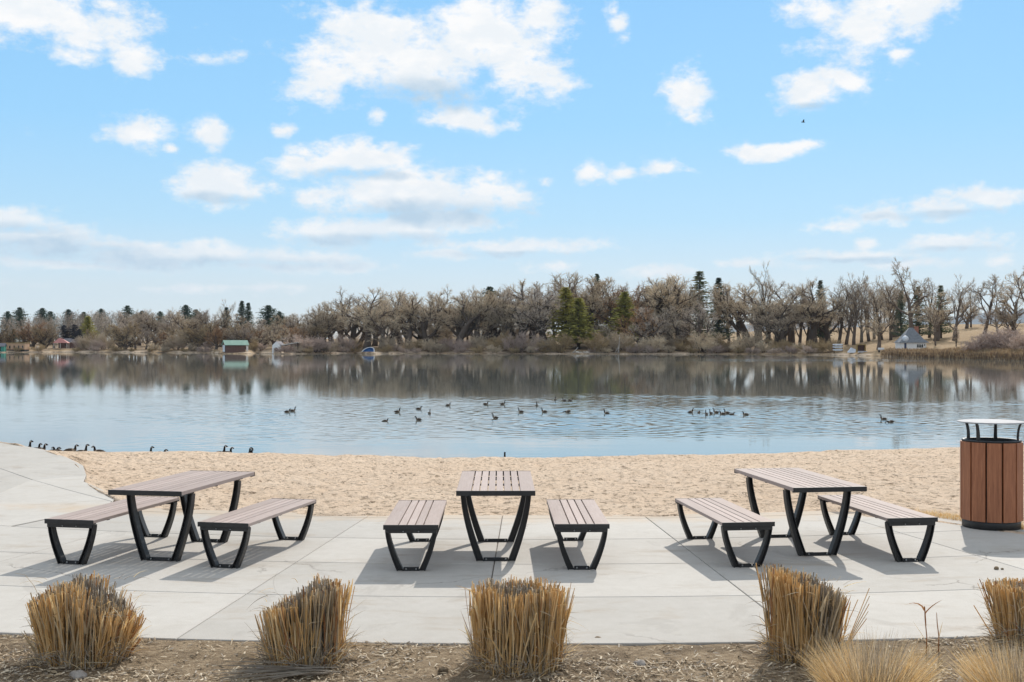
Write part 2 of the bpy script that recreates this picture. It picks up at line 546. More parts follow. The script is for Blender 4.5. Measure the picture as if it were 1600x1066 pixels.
# bright clouds added out of view, overhead and behind, to fill the shade
oth = nt.noise(nt.mapping(P2, (1.4, 3.0, 1)), 1.6, 5, 0.55)
away = nt.math('MAXIMUM', nt.step(nt.math('ABSOLUTE', az), 0.46, 0.62), nt.step(el, 0.31, 0.42))
F2 = nt.math('MULTIPLY_ADD', away, 1.2, nt.math('MULTIPLY_ADD', oth, 3.0, -2.42))
F = nt.math('MAXIMUM', F, F2)
fb = nt.noise(nt.mapping(P2, (1, 1.55, 1)), 17, 9, 0.62)
fb2 = nt.noise(nt.mapping(P2, (1, 1.6, 1)), 60, 6, 0.6)
D = nt.math('ADD', F, nt.math('MULTIPLY_ADD', fb, 3.1, -1.40))
D = nt.math('ADD', D, nt.math('MULTIPLY_ADD', fb2, 1.3, -0.65))
dens = nt.step(D, -0.04, 0.85)
shade = nt.step(nt.math('ADD', blobs(SHADES, P2w), nt.math('MULTIPLY_ADD', fb, 2.2, -1.05)), -0.1, 0.8)
# the sky itself
g = nt.ramp(nt.math('MULTIPLY', el, 2.0, clamp=True), [(0.0, (8.2, 8.8, 9.0)), (0.09, (7.5, 8.6, 9.3)), (0.2, (5.0, 8.0, 10.3)), (0.36, (3.6, 7.3, 10.8)), (0.6, (2.9, 6.5, 10.6)), (0.85, (4.2, 6.1, 8.4)), (1.0, (4.8, 6.0, 7.6))])
skyc = nt.mix(0.82, sky.outputs[0], g)
CLW = 10.1
ccol = nt.mix(nt.math('MULTIPLY', shade, 0.95), (CLW, CLW, CLW), (CLW * 0.50, CLW * 0.655, CLW * 0.80))
ccol = nt.mix(nt.math('MULTIPLY', nt.step(nt.noise(nt.mapping(P2, (1, 1.7, 1), (0, 0, 0), (.3, .02, 0)), 26, 6, .6), .64, .40), 0.5), ccol, (CLW * .78, CLW * .86, CLW * .93))
low = nt.step(el, 0.16, 0.02)
fin = nt.mix(nt.math('MULTIPLY', dens, nt.math('MULTIPLY_ADD', low, -0.22, 1.0)), skyc, ccol)
bg = nt.new('ShaderNodeBackground'); nt.l.new(fin, bg.inputs[0]); bg.inputs[1].default_value = 0.1
wo = nt.new('ShaderNodeOutputWorld'); nt.l.new(bg.outputs[0], wo.inputs[0])
W.cycles.sampling_method = 'MANUAL'; W.cycles.sample_map_resolution = 512


# ================================================================== THE PATIO
CX, CY = 0.2, 34.31          # centre of the curved paving
R_OUT, R_A, R_B, R_C, R_IN = 25.54, 23.94, 22.40, 20.90, 19.02
GAP = 0.005


def pol(r, ph):
    return (CX + r * math.sin(ph), CY - r * math.cos(ph))


def inner(ph):
    d = math.degrees(ph)
    return interp([(-90, R_IN), (12.0, R_IN), (13.5, 19.2), (15.6, 19.86), (16.7, 20.2), (17.3, 20.75), (19, 21.2), (24, 21.6), (60, 21.9)], d)


slab = MB()


def panel(ra, rb, pa, pb):
    """one concrete panel between two radii and two spokes, edges eased"""
    n = max(2, int(abs(pb - pa) * 60) + 1)
    ga = GAP / ra
    outer, inn = [], []
    for i in range(n + 1):
        ph = pa + ga + (pb - pa - 2 * ga) * i / n
        rlo = max(ra, inner(ph)) if ra < R_C - 0.01 or True else ra
        rlo = max(rlo, ra)
        if rb - rlo < 0.03: rlo = rb - 0.03
        inn.append(pol(rlo + GAP, ph)); outer.append(pol(rb - GAP, ph))
    poly(inn + outer[::-1])


def poly(pts, z=0.0, depth=0.10, e=0.006):
    n = len(pts)
    cx = sum(p[0] for p in pts) / n; cy = sum(p[1] for p in pts) / n
    # orientation: make counter-clockwise
    ar = sum(pts[i][0] * pts[(i + 1) % n][1] - pts[(i + 1) % n][0] * pts[i][1] for i in range(n))
    if ar < 0: pts = pts[::-1]
    ins = []
    for i in range(n):
        a, b, c = Vector(pts[i - 1]), Vector(pts[i]), Vector(pts[(i + 1) % n])
        d1 = (b - a); d2 = (c - b)
        if d1.length < 1e-6: d1 = d2
        if d2.length < 1e-6: d2 = d1
        nn = Vector((-d1.y, d1.x)).normalized() + Vector((-d2.y, d2.x)).normalized()
        nn = nn.normalized() if nn.length > 1e-6 else Vector((0, 0))
        ins.append(b + nn * e)
    vs = [(p.x, p.y, z) for p in ins] + [(p[0], p[1], z - e * 0.8) for p in pts] + [(p[0], p[1], z - depth) for p in pts]
    fs = [tuple(range(n))]
    for i in range(n):
        j = (i + 1) % n
        fs.append((i, i + n, j + n, j)); fs.append((i + n, i + 2 * n, j + 2 * n, j + n))
    slab.add(vs, fs)


spokes = [R(a) for a in (-62, -55, -48, -41, -34.5, -28, -20.8, -13.6, -6.1, -0.97, 4.47, 11.95, 19.3, 26.6, 34)]
for ra, rb in ((R_A, R_OUT), (R_B, R_A), (R_C, R_B)):
    for pa, pb in zip(spokes, spokes[1:]):
        panel(ra, rb, pa, pb)
for pa, pb in zip([R(-17.3)] + spokes[8:13], spokes[8:14]):
    if pa < R(17.2): panel(R_IN + 0.32, R_C, pa, min(pb, R(17.3)))
for pa, pb in zip([R(-17.3)] + spokes[8:11], spokes[8:12]):
    panel(R_IN, R_IN + 0.32, pa, pb)
# the walk that leaves to the left
curve = [(-5.49, 16.15), (-5.60, 16.62), (-6.79, 18.03), (-7.74, 19.21), (-9.02, 20.96), (-11.2, 23.2), (-14.5, 25.2), (-20, 27)]
edge = [(-5.49, 16.15), (-5.66, 17.0), (-6.15, 17.9), (-6.85, 19.03), (-7.12, 19.9), (-7.75, 21.5), (-8.57, 22.94), (-9.76, 24.73), (-11.46, 26.64), (-14.5, 28.8), (-20, 31)]
ring = [pol(R_C - 0.006, R(a)) for a in (-62, -55, -48, -41, -34.5, -28, -24, -20.8, -17.45)]
def cut(c, a, b): return c[a:b]
poly([curve[0]] + curve[1:4] + [ring[-2], ring[-1]])
poly([(curve[3][0] - .006, curve[3][1] + .003), curve[4], curve[5], ring[-4], ring[-3], (ring[-2][0] - .008, ring[-2][1] + .004)])
poly([(curve[5][0] - .006, curve[5][1] + .003), curve[6], curve[7], ring[0], ring[1], ring[2], ring[3], ring[4], (ring[5][0] - .008, ring[5][1] + .004)])
off = [(x + .008, y + .008) for x, y in curve]
poly([off[0], off[1], off[2], off[3], edge[4], edge[3], edge[2], edge[1]])
poly([(off[3][0] - .004, off[3][1] + .006), off[4], edge[6], edge[5], (edge[4][0], edge[4][1] + .01)])
poly([(off[4][0] - .004, off[4][1] + .006), off[5], edge[8], edge[7], (edge[6][0] - .004, edge[6][1] + .008)])
poly([(off[5][0] - .004, off[5][1] + .006), off[6], off[7], edge[10], edge[9], (edge[8][0] - .004, edge[8][1] + .008)])
tag(slab.build('patio', M['concrete']), kind='structure')
# grit lying in the joints
jb = MB()
jp = [pol(R_OUT - .012, R(a)) for a in range(-62, 35, 3)]
jq = [pol(inner(R(a)) + .012, R(a)) for a in range(-18, 35, 1)]
walk = [(x + .02 if x > -9 else x, y - .03) for x, y in edge]
jpoly = jp + jq[::-1] + walk[1:]
jb.add([(x, y, -0.011) for x, y in jpoly], [tuple(range(len(jpoly)))])
tag(jb.build('patio_bed', M['joint']), kind='structure')

# ================================================================== BEACH
YEDGE = [(0, 26.5), (66, 24.6), (105, 22.8), (122, 21.3), (130, 19.7), (136, 18.7), (155, 17.75), (180, 16.9), (215, 16.3), (280, 15.7), (420, 15.42), (580, 15.30), (800, 15.29), (1020, 15.30), (1280, 15.34), (1400, 15.2), (1445, 14.95), (1500, 14.55), (1560, 14.1), (1640, 13.6), (2200, 12.8)]
CREST = [(-400, 700), (0, 705), (66, 706), (130, 704.5), (343, 707), (420, 708.5), (600, 713), (800, 715.5), (900, 714.5), (1000, 712), (1200, 709), (1300, 705), (1400, 701.5), (1500, 698.5), (1600, 695.5), (2200, 685)]
YC = 40.0


def sand_base(px, Y):
    ye = interp(YEDGE, px)
    zc = EYE - (interp(CREST, px) - HOR) / FOC * YC
    if Y < YC:
        t = (Y - ye) / (YC - ye)
        return -0.015 + (zc + 0.015) * max(t, 0) - (0.25 * sstep(-0.12, -0.36, Y - ye) if Y < ye else 0)
    return zc - 0.165 * (Y - YC)


def sand_z(px, Y):
    z = sand_base(px, Y)
    X = (px - 800) / FOC * Y
    k = sstep(0, 1.5, Y - interp(YEDGE, px))
    z += (noise.noise((X * 0.5, Y * 0.4, 1.7)) * 0.05 + noise.noise((X * 1.9, Y * 1.5, 5)) * 0.035 - max(0, noise.noise((X * 3.3, Y * 2.4, 9)) - .06) * 0.15) * (0.25 + 0.75 * k)
    e = Y - interp(YEDGE, px)
    z += .065 * sstep(-.3, -.05, e) * sstep(.6, .1, e) * max(-.4, noise.noise((X * 1.3, Y * .6, 21)) + .15)
    return z + 0.004


sb = MB()
nu, ny = 640, 260
rows = []
for j in range(ny):
    t = j / (ny - 1)
    row = []
    for i in range(nu):
        px = -500 + 2600 * i / (nu - 1)
        ye = interp(YEDGE, px) - 0.35
        Y = ye + (50 - ye) * t ** 1.25
        row.append(((px - 800) / FOC * Y, Y, sand_z(px, Y)))
    rows += row
fs = [(j * nu + i, j * nu + i + 1, (j + 1) * nu + i + 1, (j + 1) * nu + i) for j in range(ny - 1) for i in range(nu - 1)]
sb.add(rows, fs, 0, True)
tag(sb.build('beach_sand', M['sand']), kind='structure')

# ================================================================== PLANTING BED IN FRONT
bb = MB()
vs = []; nx, ny2 = 220, 90
for j in range(ny2):
    for i in range(nx):
        ph = R(-34 + 68 * i / (nx - 1))
        r = R_OUT + 0.0 + 8.0 * (j / (ny2 - 1)) ** 1.6
        x, y = pol(r, ph)
        z = -0.012 - 0.03 * sstep(.1, .9, r - R_OUT) + noise.noise((x * 1.3, y * 1.3, 3)) * 0.025 * sstep(-.2, .6, r - R_OUT) + noise.noise((x * 6, y * 6, 8)) * 0.014 + noise.noise((x * 15, y * 15, 2)) * 0.008
        vs.append((x, y, z))
fs = [(j * nx + i, (j + 1) * nx + i, (j + 1) * nx + i + 1, j * nx + i + 1) for j in range(ny2 - 1) for i in range(nx - 1)]
bb.add(vs, fs, 0, True)
tag(bb.build('planting_bed', M['soil']), kind='structure')


def bed_z(x, y):
    return -0.012 - 0.03 * sstep(.1, .9, math.hypot(x - CX, y - CY) - R_OUT) + noise.noise((x * 1.3, y * 1.3, 3)) * 0.025 + noise.noise((x * 6, y * 6, 8)) * 0.014


cb = MB()
rg = random.Random(3)
for i in range(22000):
    ph = R(rg.uniform(-12, 12)); r = R_OUT + 0.02 + 1.7 * rg.random()
    x, y = pol(r, ph)
    dk = noise.noise((x * 1.1, y * 1.1, 31))
    if dk < -0.12 and rg.random() < 0.75: continue
    L = rg.uniform(0.008, 0.032) * (2.2 if rg.random() < 0.05 else 1); w = rg.uniform(0.002, 0.006)
    a = rg.uniform(0, PI); tilt = rg.uniform(-.35, .35)
    d = Vector((math.cos(a), math.sin(a), tilt)); s = Vector((-math.sin(a), math.cos(a), rg.uniform(-.4, .4)))
    c = Vector((x, y, bed_z(x, y) + 0.008 + rg.random() * 0.008))
    cb.add([c - d * L - s * w, c + d * L - s * w, c + d * L * .9 + s * w + Vector((0, 0, .003)), c - d * L * .8 + s * w], [(0, 1, 2, 3)], 0 if rg.random() < .8 else 1)
tag(cb.build('straw_mulch', [M['chip'], M['grey']]), kind='stuff', label='chopped straw and bark litter scattered over the planting bed', cat='mulch')

# ================================================================== FURNITURE
def curve_pts(z0, z1, hw0, hw1, p, n=14):
    """outer edge of a bowed leg: half width against height"""
    out = []
    for i in range(n + 1):
        z = z1 + (z0 - z1) * i / n
        t = (z1 - z) / (z1 - z0)
        out.append((hw1 - (hw1 - hw0) * t ** p, z))
    return out


def leg_frame(parent, y, ztop, hw_top, hw_bot, w_top, w_bot, dep, bolts=True):
    fr = MB()
    # foot bar and top bar hold the two legs together
    foot = 0.034
    fx = hw_bot - w_bot * .95; fd = dep * .42
    fr.prism([(y - fd, 0), (y + fd, 0), (y + fd, .010), (y + .006, .010), (y + .006, foot), (y - .006, foot), (y - .006, .010), (y - fd, .010)], -fx, fx, 'x')
    f = fr.build('leg_frame', M['black'], parent, 0.002)
    top = MB(); top.box(-hw_top + .012, hw_top - .012, y - dep * .45, y + dep * .45, ztop - .004, ztop + .012)
    top.build('mounting_plate', M['black'], f)
    for s in (-1, 1):
        lg = MB()
        O = curve_pts(0.0, ztop - .005, hw_bot, hw_top, 1.55)
        I = []
        n = len(O) - 1
        for i, (x, z) in enumerate(O):
            t = i / n
            I.append((x - (w_top + (w_bot - w_top) * t), z))
        A = [(x * s, z) for x, z in O]; B = [(x * s, z) for x, z in I]
        fl = .009
        A2 = [((x - fl) * s, z) for x, z in O]; B2 = [((x + fl) * s, z) for x, z in I]
        lg.strip(A, A2, y - dep / 2, y + dep / 2)
        lg.strip(A2, B2, y - .007, y + .007)
        lg.strip(B2, B, y - dep / 2, y + dep / 2)
        l = lg.build('leg', M['black'], f, 0.0018)
    if bolts:
        for s in (-1, 1):
            b = MB(); x = s * (hw_bot - w_bot - .022)
            b.lathe([(.009, .0102), (.009, .022), (.007, .026), (.0005, .026)], 8, cx=x, cy=y - dep * .22)
            b.build('anchor_bolt', M['bolt'], f)
    return f


def planks(widths, gap, L, z0, z1):
    m = MB()
    x = -(sum(widths) + gap * (len(widths) - 1)) / 2
    for w in widths:
        m.box(x, x + w, -L / 2, L / 2, z0, z1)
        x += w + gap
    return m


def end_cap(parent, y, s, hw, z0, z1, apron=0.0, bolts=()):
    m = MB()
    m.prism([(y - s * .05, z0 - .0065), (y + s * .012, z0 - .0065), (y + s * .012, z1), (y, z1), (y, z0 - .0005), (y - s * .05, z0 - .0005)], -hw, hw, 'x')
    c = m.build('end_rail', M['black'], parent, 0.003)
    if apron:
        a = MB(); a.box(-hw + .02, hw - .02, min(y - s * .010, y - s * .002), max(y - s * .010, y - s * .002), z0 - apron, z0 - .007)
        a.build('apron', M['black'], c, 0.002)
        for bx in bolts:
            b = MB()
            b.tube([(bx, y - s * .002, z0 - apron * .62), (bx, y + s * .004, z0 - apron * .62)], [.0075, .006], 8)
            b.build('bolt', M['bolt'], c)
    return c


def make_table():
    t = empty('picnic_table')
    W = [.145] + [.0665] * 6 + [.145]
    L = 1.83
    planks(W, .013, L - .02, .712, .75).build('tabletop', M['slat'], t, 0.003)
    for y in (-.66, 0, .66):
        r = MB(); r.box(-.35, .35, y - .02, y + .02, .694, .7118); r.build('crossbar', M['black'], t)
    for s in (-1, 1):
        end_cap(t, s * (L / 2 - .009), s, .392, .708, .752)
        leg_frame(t, s * .575, .690, .358, .197, .051, .076, .082)
    return t


def make_bench():
    t = empty('bench')
    W = [.140] + [.069] * 3 + [.140]
    L = 1.82
    planks(W, .012, L - .02, .418, .45).build('seat', M['slat'], t, 0.003)
    for y in (-.55, 0, .55):
        r = MB(); r.box(-.23, .23, y - .02, y + .02, .402, .4178); r.build('crossbar', M['black'], t)
    for s in (-1, 1):
        end_cap(t, s * (L / 2 - .009), s, .267, .412, .452, .042, (-.075, .075))
        leg_frame(t, s * .845, .404, .252, .137, .042, .066, .078)
    return t


tb = make_table(); be = make_bench()
TABLES = [(-3.47, 12.68, -10.5, 'slatted picnic table in the set on the left, angled, beside the curved walk'),
          (-.17, 12.68, 0.6, 'slatted picnic table in the middle set, seen straight end on'),
          (3.10, 12.98, 8.1, 'slatted picnic table in the set on the right, nearest the litter bin')]
for i, (x, y, a, lab) in enumerate(TABLES):
    o = tb if i == 0 else copy_tree(tb)
    o.location = (x, y, 0); o.rotation_euler = (0, 0, R(a))
    tag(o, lab, 'picnic table', 'picnic tables on the concrete patio')
BENCHES = [(-4.24, 12.76, -11.4, 'backless slatted bench on the outer left side of the left picnic table'),
           (-2.65, 12.56, -11.8, 'backless slatted bench to the right of the left picnic table'),
           (-.99, 12.43, 0.64, 'backless slatted bench to the left of the middle picnic table'),
           (.67, 12.49, 0.82, 'backless slatted bench to the right of the middle picnic table'),
           (2.22, 12.61, 6.8, 'backless slatted bench to the left of the right picnic table'),
           (3.92, 12.90, 7.6, 'backless slatted bench between the right picnic table and the litter bin')]
for i, (x, y, a, lab) in enumerate(BENCHES):
    o = be if i == 0 else copy_tree(be)
    o.location = (x, y, 0); o.rotation_euler = (0, 0, R(a))
    tag(o, lab, 'bench', 'benches beside the picnic tables')

# ---- litter bin
bn = empty('litter_bin', (5.77, 14.33, 0), R(4))
tag(bn, 'round brown slatted litter bin with silver domed canopy on curved posts', 'litter bin')
m = MB(); m.lathe([(.328, 0), (.334, .004), (.334, .118), (.326, .122), (.30, .122)], 48, cap0=True)
m.build('base', M['black'], bn)
N = 12
half = .345 * math.tan(PI / N) - .0115
for k in range(N):
    a = 2 * PI * (k + .32) / N
    mt = Matrix.Rotation(a, 4, 'Z')
    s = MB()
    s.box(.322, .348, -half, half, .096, 1.030, 0, mt)
    s.build('slat', M['binwood'], bn, 0.003)
m = MB(); m.lathe([(.30, .12), (.30, 1.0)], 36); m.lathe([(.285, .3), (.285, 1.04)], 36)
m.build('liner', M['black'], bn)
m = MB()
m.lathe([(.286, 1.043), (.286, 1.052), (.338, 1.052), (.338, 1.031), (.302, 1.031), (.302, 1.043), (.286, 1.043)], 48)
m.lathe([(.302, .985), (.318, .985), (.318, 1.030)], 48)
m.build('rim', M['black'], bn)
for a in (-90 + 55, -90 - 55, 90 + 35, 90 - 35):
    mt = Matrix.Rotation(R(a), 4, 'Z')
    pts = [(.298, 1.045), (.297, 1.09), (.300, 1.14), (.308, 1.19), (.322, 1.235), (.338, 1.262)]
    p = MB(); vs = []
    for i, (r, z) in enumerate(pts):
        w = .021 - .008 * i / 5; d = .012
        vs += [mt @ Vector(q) for q in ((r - d, -w, z), (r + d, -w, z), (r + d, w, z), (r - d, w, z))]
    fs = [(3, 2, 1, 0)] + [tuple(4 * (len(pts) - 1) + j for j in range(4))]
    for i in range(len(pts) - 1):
        for j in range(4): fs.append((4 * i + j, 4 * i + (j + 1) % 4, 4 * i + 4 + (j + 1) % 4, 4 * i + 4 + j))
    p.add(vs, fs); p.build('post', M['black'], bn, 0.002)
m = MB()
prof = [(.388, 1.258), (.392, 1.263), (.386, 1.268)] + [(.386 * math.cos(R(t)), 1.268 + .016 * math.sin(R(t))) for t in range(10, 90, 10)] + [(.002, 1.284)]
m.lathe(prof, 56); m.lathe([(.002, 1.268), (.15, 1.267), (.30, 1.263), (.388, 1.258)], 56)
m.build('canopy', M['steel'], bn)

# ================================================================== CUT ORNAMENTAL GRASSES
def stalk(m, p, d, L, r, mi, bend, rg, flat=True):
    k = 3
    pts = []; q = Vector(p); dd = Vector(d).normalized()
    for i in range(k + 1):
        pts.append(q.copy()); q = q + dd * (L / k); dd = (dd + bend).normalized()
    m.tube(pts, [r, r * .95, r * .85, r * .75], 4, mi, True, False)


def blade(m, p, d, L, w, mi, curl, rg, k=5):
    q = Vector(p); dd = Vector(d).normalized()
    side = dd.cross(Vector((rg.uniform(-1, 1), rg.uniform(-1, 1), .3))).normalized()
    vs = []
    for i in range(k + 1):
        ww = w * (1 - (i / k) ** 2 * .85)
        vs += [q - side * ww, q + side * ww]
        q = q + dd * (L / k); dd = (dd + curl).normalized()
    m.add(vs, [(2 * i, 2 * i + 1, 2 * i + 3, 2 * i + 2) for i in range(k)], mi)


def grass_clump(px, py, r0, r1, hgt, lab, seed, n=760, gold=.5, shape=None, lean=(0, 0)):
    g = gp(px, py, -0.035)
    rg = random.Random(seed)
    t = empty('cut_ornamental_grass', g, 0)
    tag(t, lab, 'ornamental grass', 'ornamental grasses cut back in the planting bed')
    m = MB()
    for i in range(int(n * 1.0)):
        a = rg.uniform(0, 2 * PI); q = math.sqrt(rg.random())
        bx, by = r0 * q * math.cos(a), r0 * q * math.sin(a) * .9
        tx, ty = r1 * q * math.cos(a + rg.uniform(-.15, .15)), r1 * q * math.sin(a) * .9
        h = hgt * (1 + rg.uniform(-.075, .02))
        h *= 1 + .065 * noise.noise((bx * 9 + seed, by * 9, 0))
        if shape: h *= shape(tx / r1, q)
        if rg.random() < .10: h *= rg.uniform(.45, .9)
        nl = .075 * noise.noise((bx * 11, by * 11, seed + .5)); nl2 = .06 * noise.noise((bx * 10, by * 10, seed + 9.5))
        dx, dy = (tx - bx) + rg.gauss(0, .026) + nl + lean[0] * h, (ty - by) + rg.gauss(0, .026) + nl2 + lean[1] * h
        L = math.sqrt(dx * dx + dy * dy + h * h)
        # the stems at the rim weather golden, the heart of the clump grey; drifts of each
        w = q * .9 + .75 * noise.noise((bx * 5 + seed * 3, by * 5, 7)) + rg.uniform(-.22, .22) + (gold - .42)
        mi = 0 if w > .74 else 1 if w > .46 else 2
        if rg.random() < .05: mi = 3
        r = rg.uniform(.0026, .0064)
        stalk(m, (bx, by, -.02), (dx, dy, h), L, r, mi, Vector((rg.gauss(0, .04), rg.gauss(0, .04), 0)), rg)
        if rg.random() < .5:
            # sheath clinging to the stem
            s = rg.uniform(.2, .75)
            p = Vector((bx, by, -.02)) + Vector((dx, dy, h)) * s
            blade(m, p, Vector((dx, dy, h)) + Vector((rg.gauss(0, .08), rg.gauss(0, .08), 0)), min(L * (1 - s) * 1.05, .22), r * 1.9, mi, Vector((rg.gauss(0, .05), rg.gauss(0, .05), 0)), rg, 3)
    m.build('stems', [M['gold'], M['tan'], M['grey'], M['rust']], t)
    b = MB()
    for i in range(46):
        a = rg.uniform(PI, 2 * PI); q = rg.uniform(.7, 1.02)
        p = (r0 * q * math.cos(a), r0 * q * math.sin(a) * .95, rg.uniform(-.02, .06))
        d = (rg.gauss(-.25 * math.cos(a), .17), rg.gauss(-.02, .08), 1)
        stalk(b, p, d, hgt * rg.uniform(.3, .85), rg.uniform(.003, .006), rg.choice((0, 0, 1, 1)), Vector((rg.gauss(0, .08), 0, 0)), rg)
    for i in range(700):
        a = rg.uniform(0, 2 * PI); q = rg.uniform(.55, 1.12)
        p = (r0 * q * math.cos(a), r0 * q * math.sin(a), rg.uniform(-.02, .10))
        d = (math.cos(a) * rg.uniform(.0, .9) + rg.gauss(0, .3), math.sin(a) * rg.uniform(0, .9) + rg.gauss(0, .3), rg.uniform(.3, 1.0))
        blade(b, p, d, rg.uniform(.08, .24), rg.uniform(.0018, .004), rg.choice((0, 1, 2, 2, 2, 2)), Vector((rg.gauss(0, .16), rg.gauss(0, .16), -rg.uniform(.05, .35))), rg)
    for i in range(90):
        a = rg.uniform(0, 2 * PI)
        p = (r1 * .92 * math.cos(a), r1 * .85 * math.sin(a), hgt * rg.uniform(.25, .9))
        d = (math.cos(a) + rg.gauss(0, .4), math.sin(a) + rg.gauss(0, .4), rg.uniform(-.2, 1.3))
        blade(b, p, d, rg.uniform(.06, .2), rg.uniform(.0012, .0026), rg.choice((0, 1, 2)), Vector((rg.gauss(0, .2), rg.gauss(0, .2), -rg.uniform(.05, .3))), rg)
    b.build('dead_leaves', [M['gold'], M['tan'], M['grey']], t)
    return t


dome = lambda x, q: (1.0 - .46 * max(0, x + .08) ** 1.25 - .30 * max(0, -x - .1) ** 1.5) * (1 - .10 * q)
step2 = lambda x, q: (1.0 if x > .12 else .90 - .14 * max(0, -x) ** 2) * (1 - .12 * q * (x < 0))
c1 = grass_clump(133, 1029, .30, .365, .62, 'dome shaped clump of cut grass sloping down to the right, below the left picnic table', 11, 820, .52, dome)
c2 = grass_clump(478, 1034, .265, .295, .57, 'clump of cut grass half grey and half golden, taller at its right side', 12, 760, .40, step2)
c3 = grass_clump(811, 1042, .31, .325, .60, 'widest clump of cut grass, flat topped and barrel shaped, below the middle picnic table', 13, 900, .60, lambda x, q: 1 - .02 * q)
c4 = grass_clump(1256, 1030, .245, .30, .61, 'flaring clump of cut grass below the right picnic table with one stem leaning out', 14, 760, .46, lambda x, q: 1 - .13 * x - .16 * max(0, x - .2))
c5 = grass_clump(1603, 1006, .20, .27, .47, 'clump of cut grass at the right edge of the planting bed', 15, 520, .62)
# one stem leaning out of the fourth clump
m = MB(); rg = random.Random(5)
for k in range(5):
    p = (.25, -.02, .0); d = Vector((.42 + k * .02, .05, .95 - k * .03))
    stalk(m, p, d, .55 - k * .05, .004, k % 2, Vector((0.02 * k, 0, .02)), rg)
m.build('leaning_stem', [M['gold'], M['tan']], c4)
# long arched leaf of the first clump
m = MB()
q = [(-.26, 0, .25), (-.31, 0, .40), (-.36, -.01, .52), (-.42, -.02, .60), (-.49, -.03, .615)]
m.tube(q, [.0022, .002, .0018, .0015, .001], 4, 1); m.build('arched_leaf', [M['gold'], M['tan']], c1)


def soft_tuft(px, py, r, h, lab, seed, n=2600):
    g = gp(px, py, -0.035); rg = random.Random(seed)
    b = MB()
    for i in range(n):
        a = rg.uniform(0, 2 * PI); q = math.sqrt(rg.random())
        bx, by = r * .62 * q * math.cos(a), r * .62 * q * math.sin(a)
        o = Vector((math.cos(a), math.sin(a), 0)) * (q * .75)
        d = o + Vector((rg.gauss(0, .22), rg.gauss(0, .22), 1))
        L = h * rg.uniform(.6, 1.12) * (1 - .15 * q)
        w = q + .5 * noise.noise((bx * 6, by * 6, seed)) + rg.uniform(-.35, .35)
        blade(b, (bx, by, -.01), d, L, rg.uniform(.0011, .0022), 0 if w > .62 else 1 if w > .25 else 2, o * .10 + Vector((rg.gauss(0, .03), rg.gauss(0, .03), -.02)), rg, 4)
    o = b.build('fine_grass_tuft', [M['gold'], M['tan'], M['grey']])
    o.location = g
    tag(o, lab, 'grass tuft', 'low tufts of fine golden grass')


soft_tuft(1362, 1092, .37, .43, 'low rounded tuft of fine golden grass in front of the flaring clump', 21)
soft_tuft(1592, 1094, .36, .40, 'low tuft of fine golden grass in the bottom right corner', 22)
# two dry weeds
for k, (px, py, lab, hh) in enumerate(((1447, 1026, 'thin dry weed with curled rusty leaves, taller of two by the golden tuft', .36), (1466, 1022, 'thin straight dry weed stem beside the taller curled weed', .30))):
    m = MB(); rg = random.Random(40 + k)
    m.tube([(0, 0, 0), (.005, 0, hh * .4), (-.008, 0, hh * .75), (-.012, 0, hh)], [.005, .004, .0035, .002], 5, 1)
    if k == 0:
        blade(m, (-.012, 0, hh * .92), (-.5, 0, .9), .2, .006, 1, Vector((-.3, 0, -.35)), rg, 6)
        blade(m, (-.010, 0, hh * .85), (.7, 0, .9), .16, .006, 1, Vector((.15, 0, .0)), rg, 6)
        blade(m, (0, 0, hh * .3), (-.6, 0, 1), .17, .005, 0, Vector((-.1, 0, .1)), rg, 4)
        blade(m, (-.012, 0, hh), (.1, 0, -1), .14, .007, 1, Vector((0, 0, 0)), rg, 4)
    else:
        blade(m, (0, 0, hh * .35), (.25, 0, 1), .13, .004, 0, Vector((0, 0, 0)), rg, 4)
    for i in range(26):
        blade(m, (rg.gauss(0, .03), rg.gauss(0, .03), 0), (rg.gauss(0, .7), rg.gauss(0, .7), 1), rg.uniform(.05, .13), .0022, 0, Vector((rg.gauss(0, .15), 0, -.2)), rg, 3)
    o = m.build('dry_weed', [M['tan'], M['rust']]); o.location = gp(px, py, -.035)
    tag(o, lab, 'weed')

# long loose straws lying in the bed
for k, (px, py, ang, L, lab) in enumerate(((495, 1052, 200, .75, 'bundle of grey straws lying at the foot of the half grey clump'), (100, 1040, -28, .42, 'long pale straw lying across the soil by the dome shaped clump'), (372, 1034, 35, .20, 'pale straw lying on the soil between the two left clumps'))):
    m = MB(); rg = random.Random(60 + k)
    for i in range(40 if k == 0 else 3):
        a = R(ang + rg.gauss(0, 14 if k == 0 else 25)); l = L * rg.uniform(.5, 1)
        p = Vector((rg.gauss(0, .09 if k == 0 else .02), rg.gauss(0, .03), rg.uniform(.0, .03)))
        d = Vector((math.cos(a), math.sin(a) * .6, rg.uniform(-.02, .08)))
        m.tube([p, p + d * l * .5 + Vector((0, 0, .012)), p + d * l], [.0032, .003, .002], 4, 2 if k == 0 else 1)
    o = m.build('loose_straw', [M['gold'], M['tan'], M['grey']]); o.location = gp(px, py, -.02)
    tag(o, lab, 'straw')


def rock(m, c, s, seed, mi=0):
    bm = bmesh.new(); bmesh.ops.create_icosphere(bm, subdivisions=3, radius=1)
    vs = []
    for v in bm.verts:
        q = v.co * (1 + .28 * noise.noise(v.co * 1.3 + Vector((seed, 0, 0))) + .10 * noise.noise(v.co * 4 + Vector((seed, 3, 0))))
        vs.append((c[0] + q.x * s[0], c[1] + q.y * s[1], c[2] + q.z * s[2]))
    m.add(vs, [[v.index for v in f.verts] for f in bm.faces], mi, True)
    bm.free()


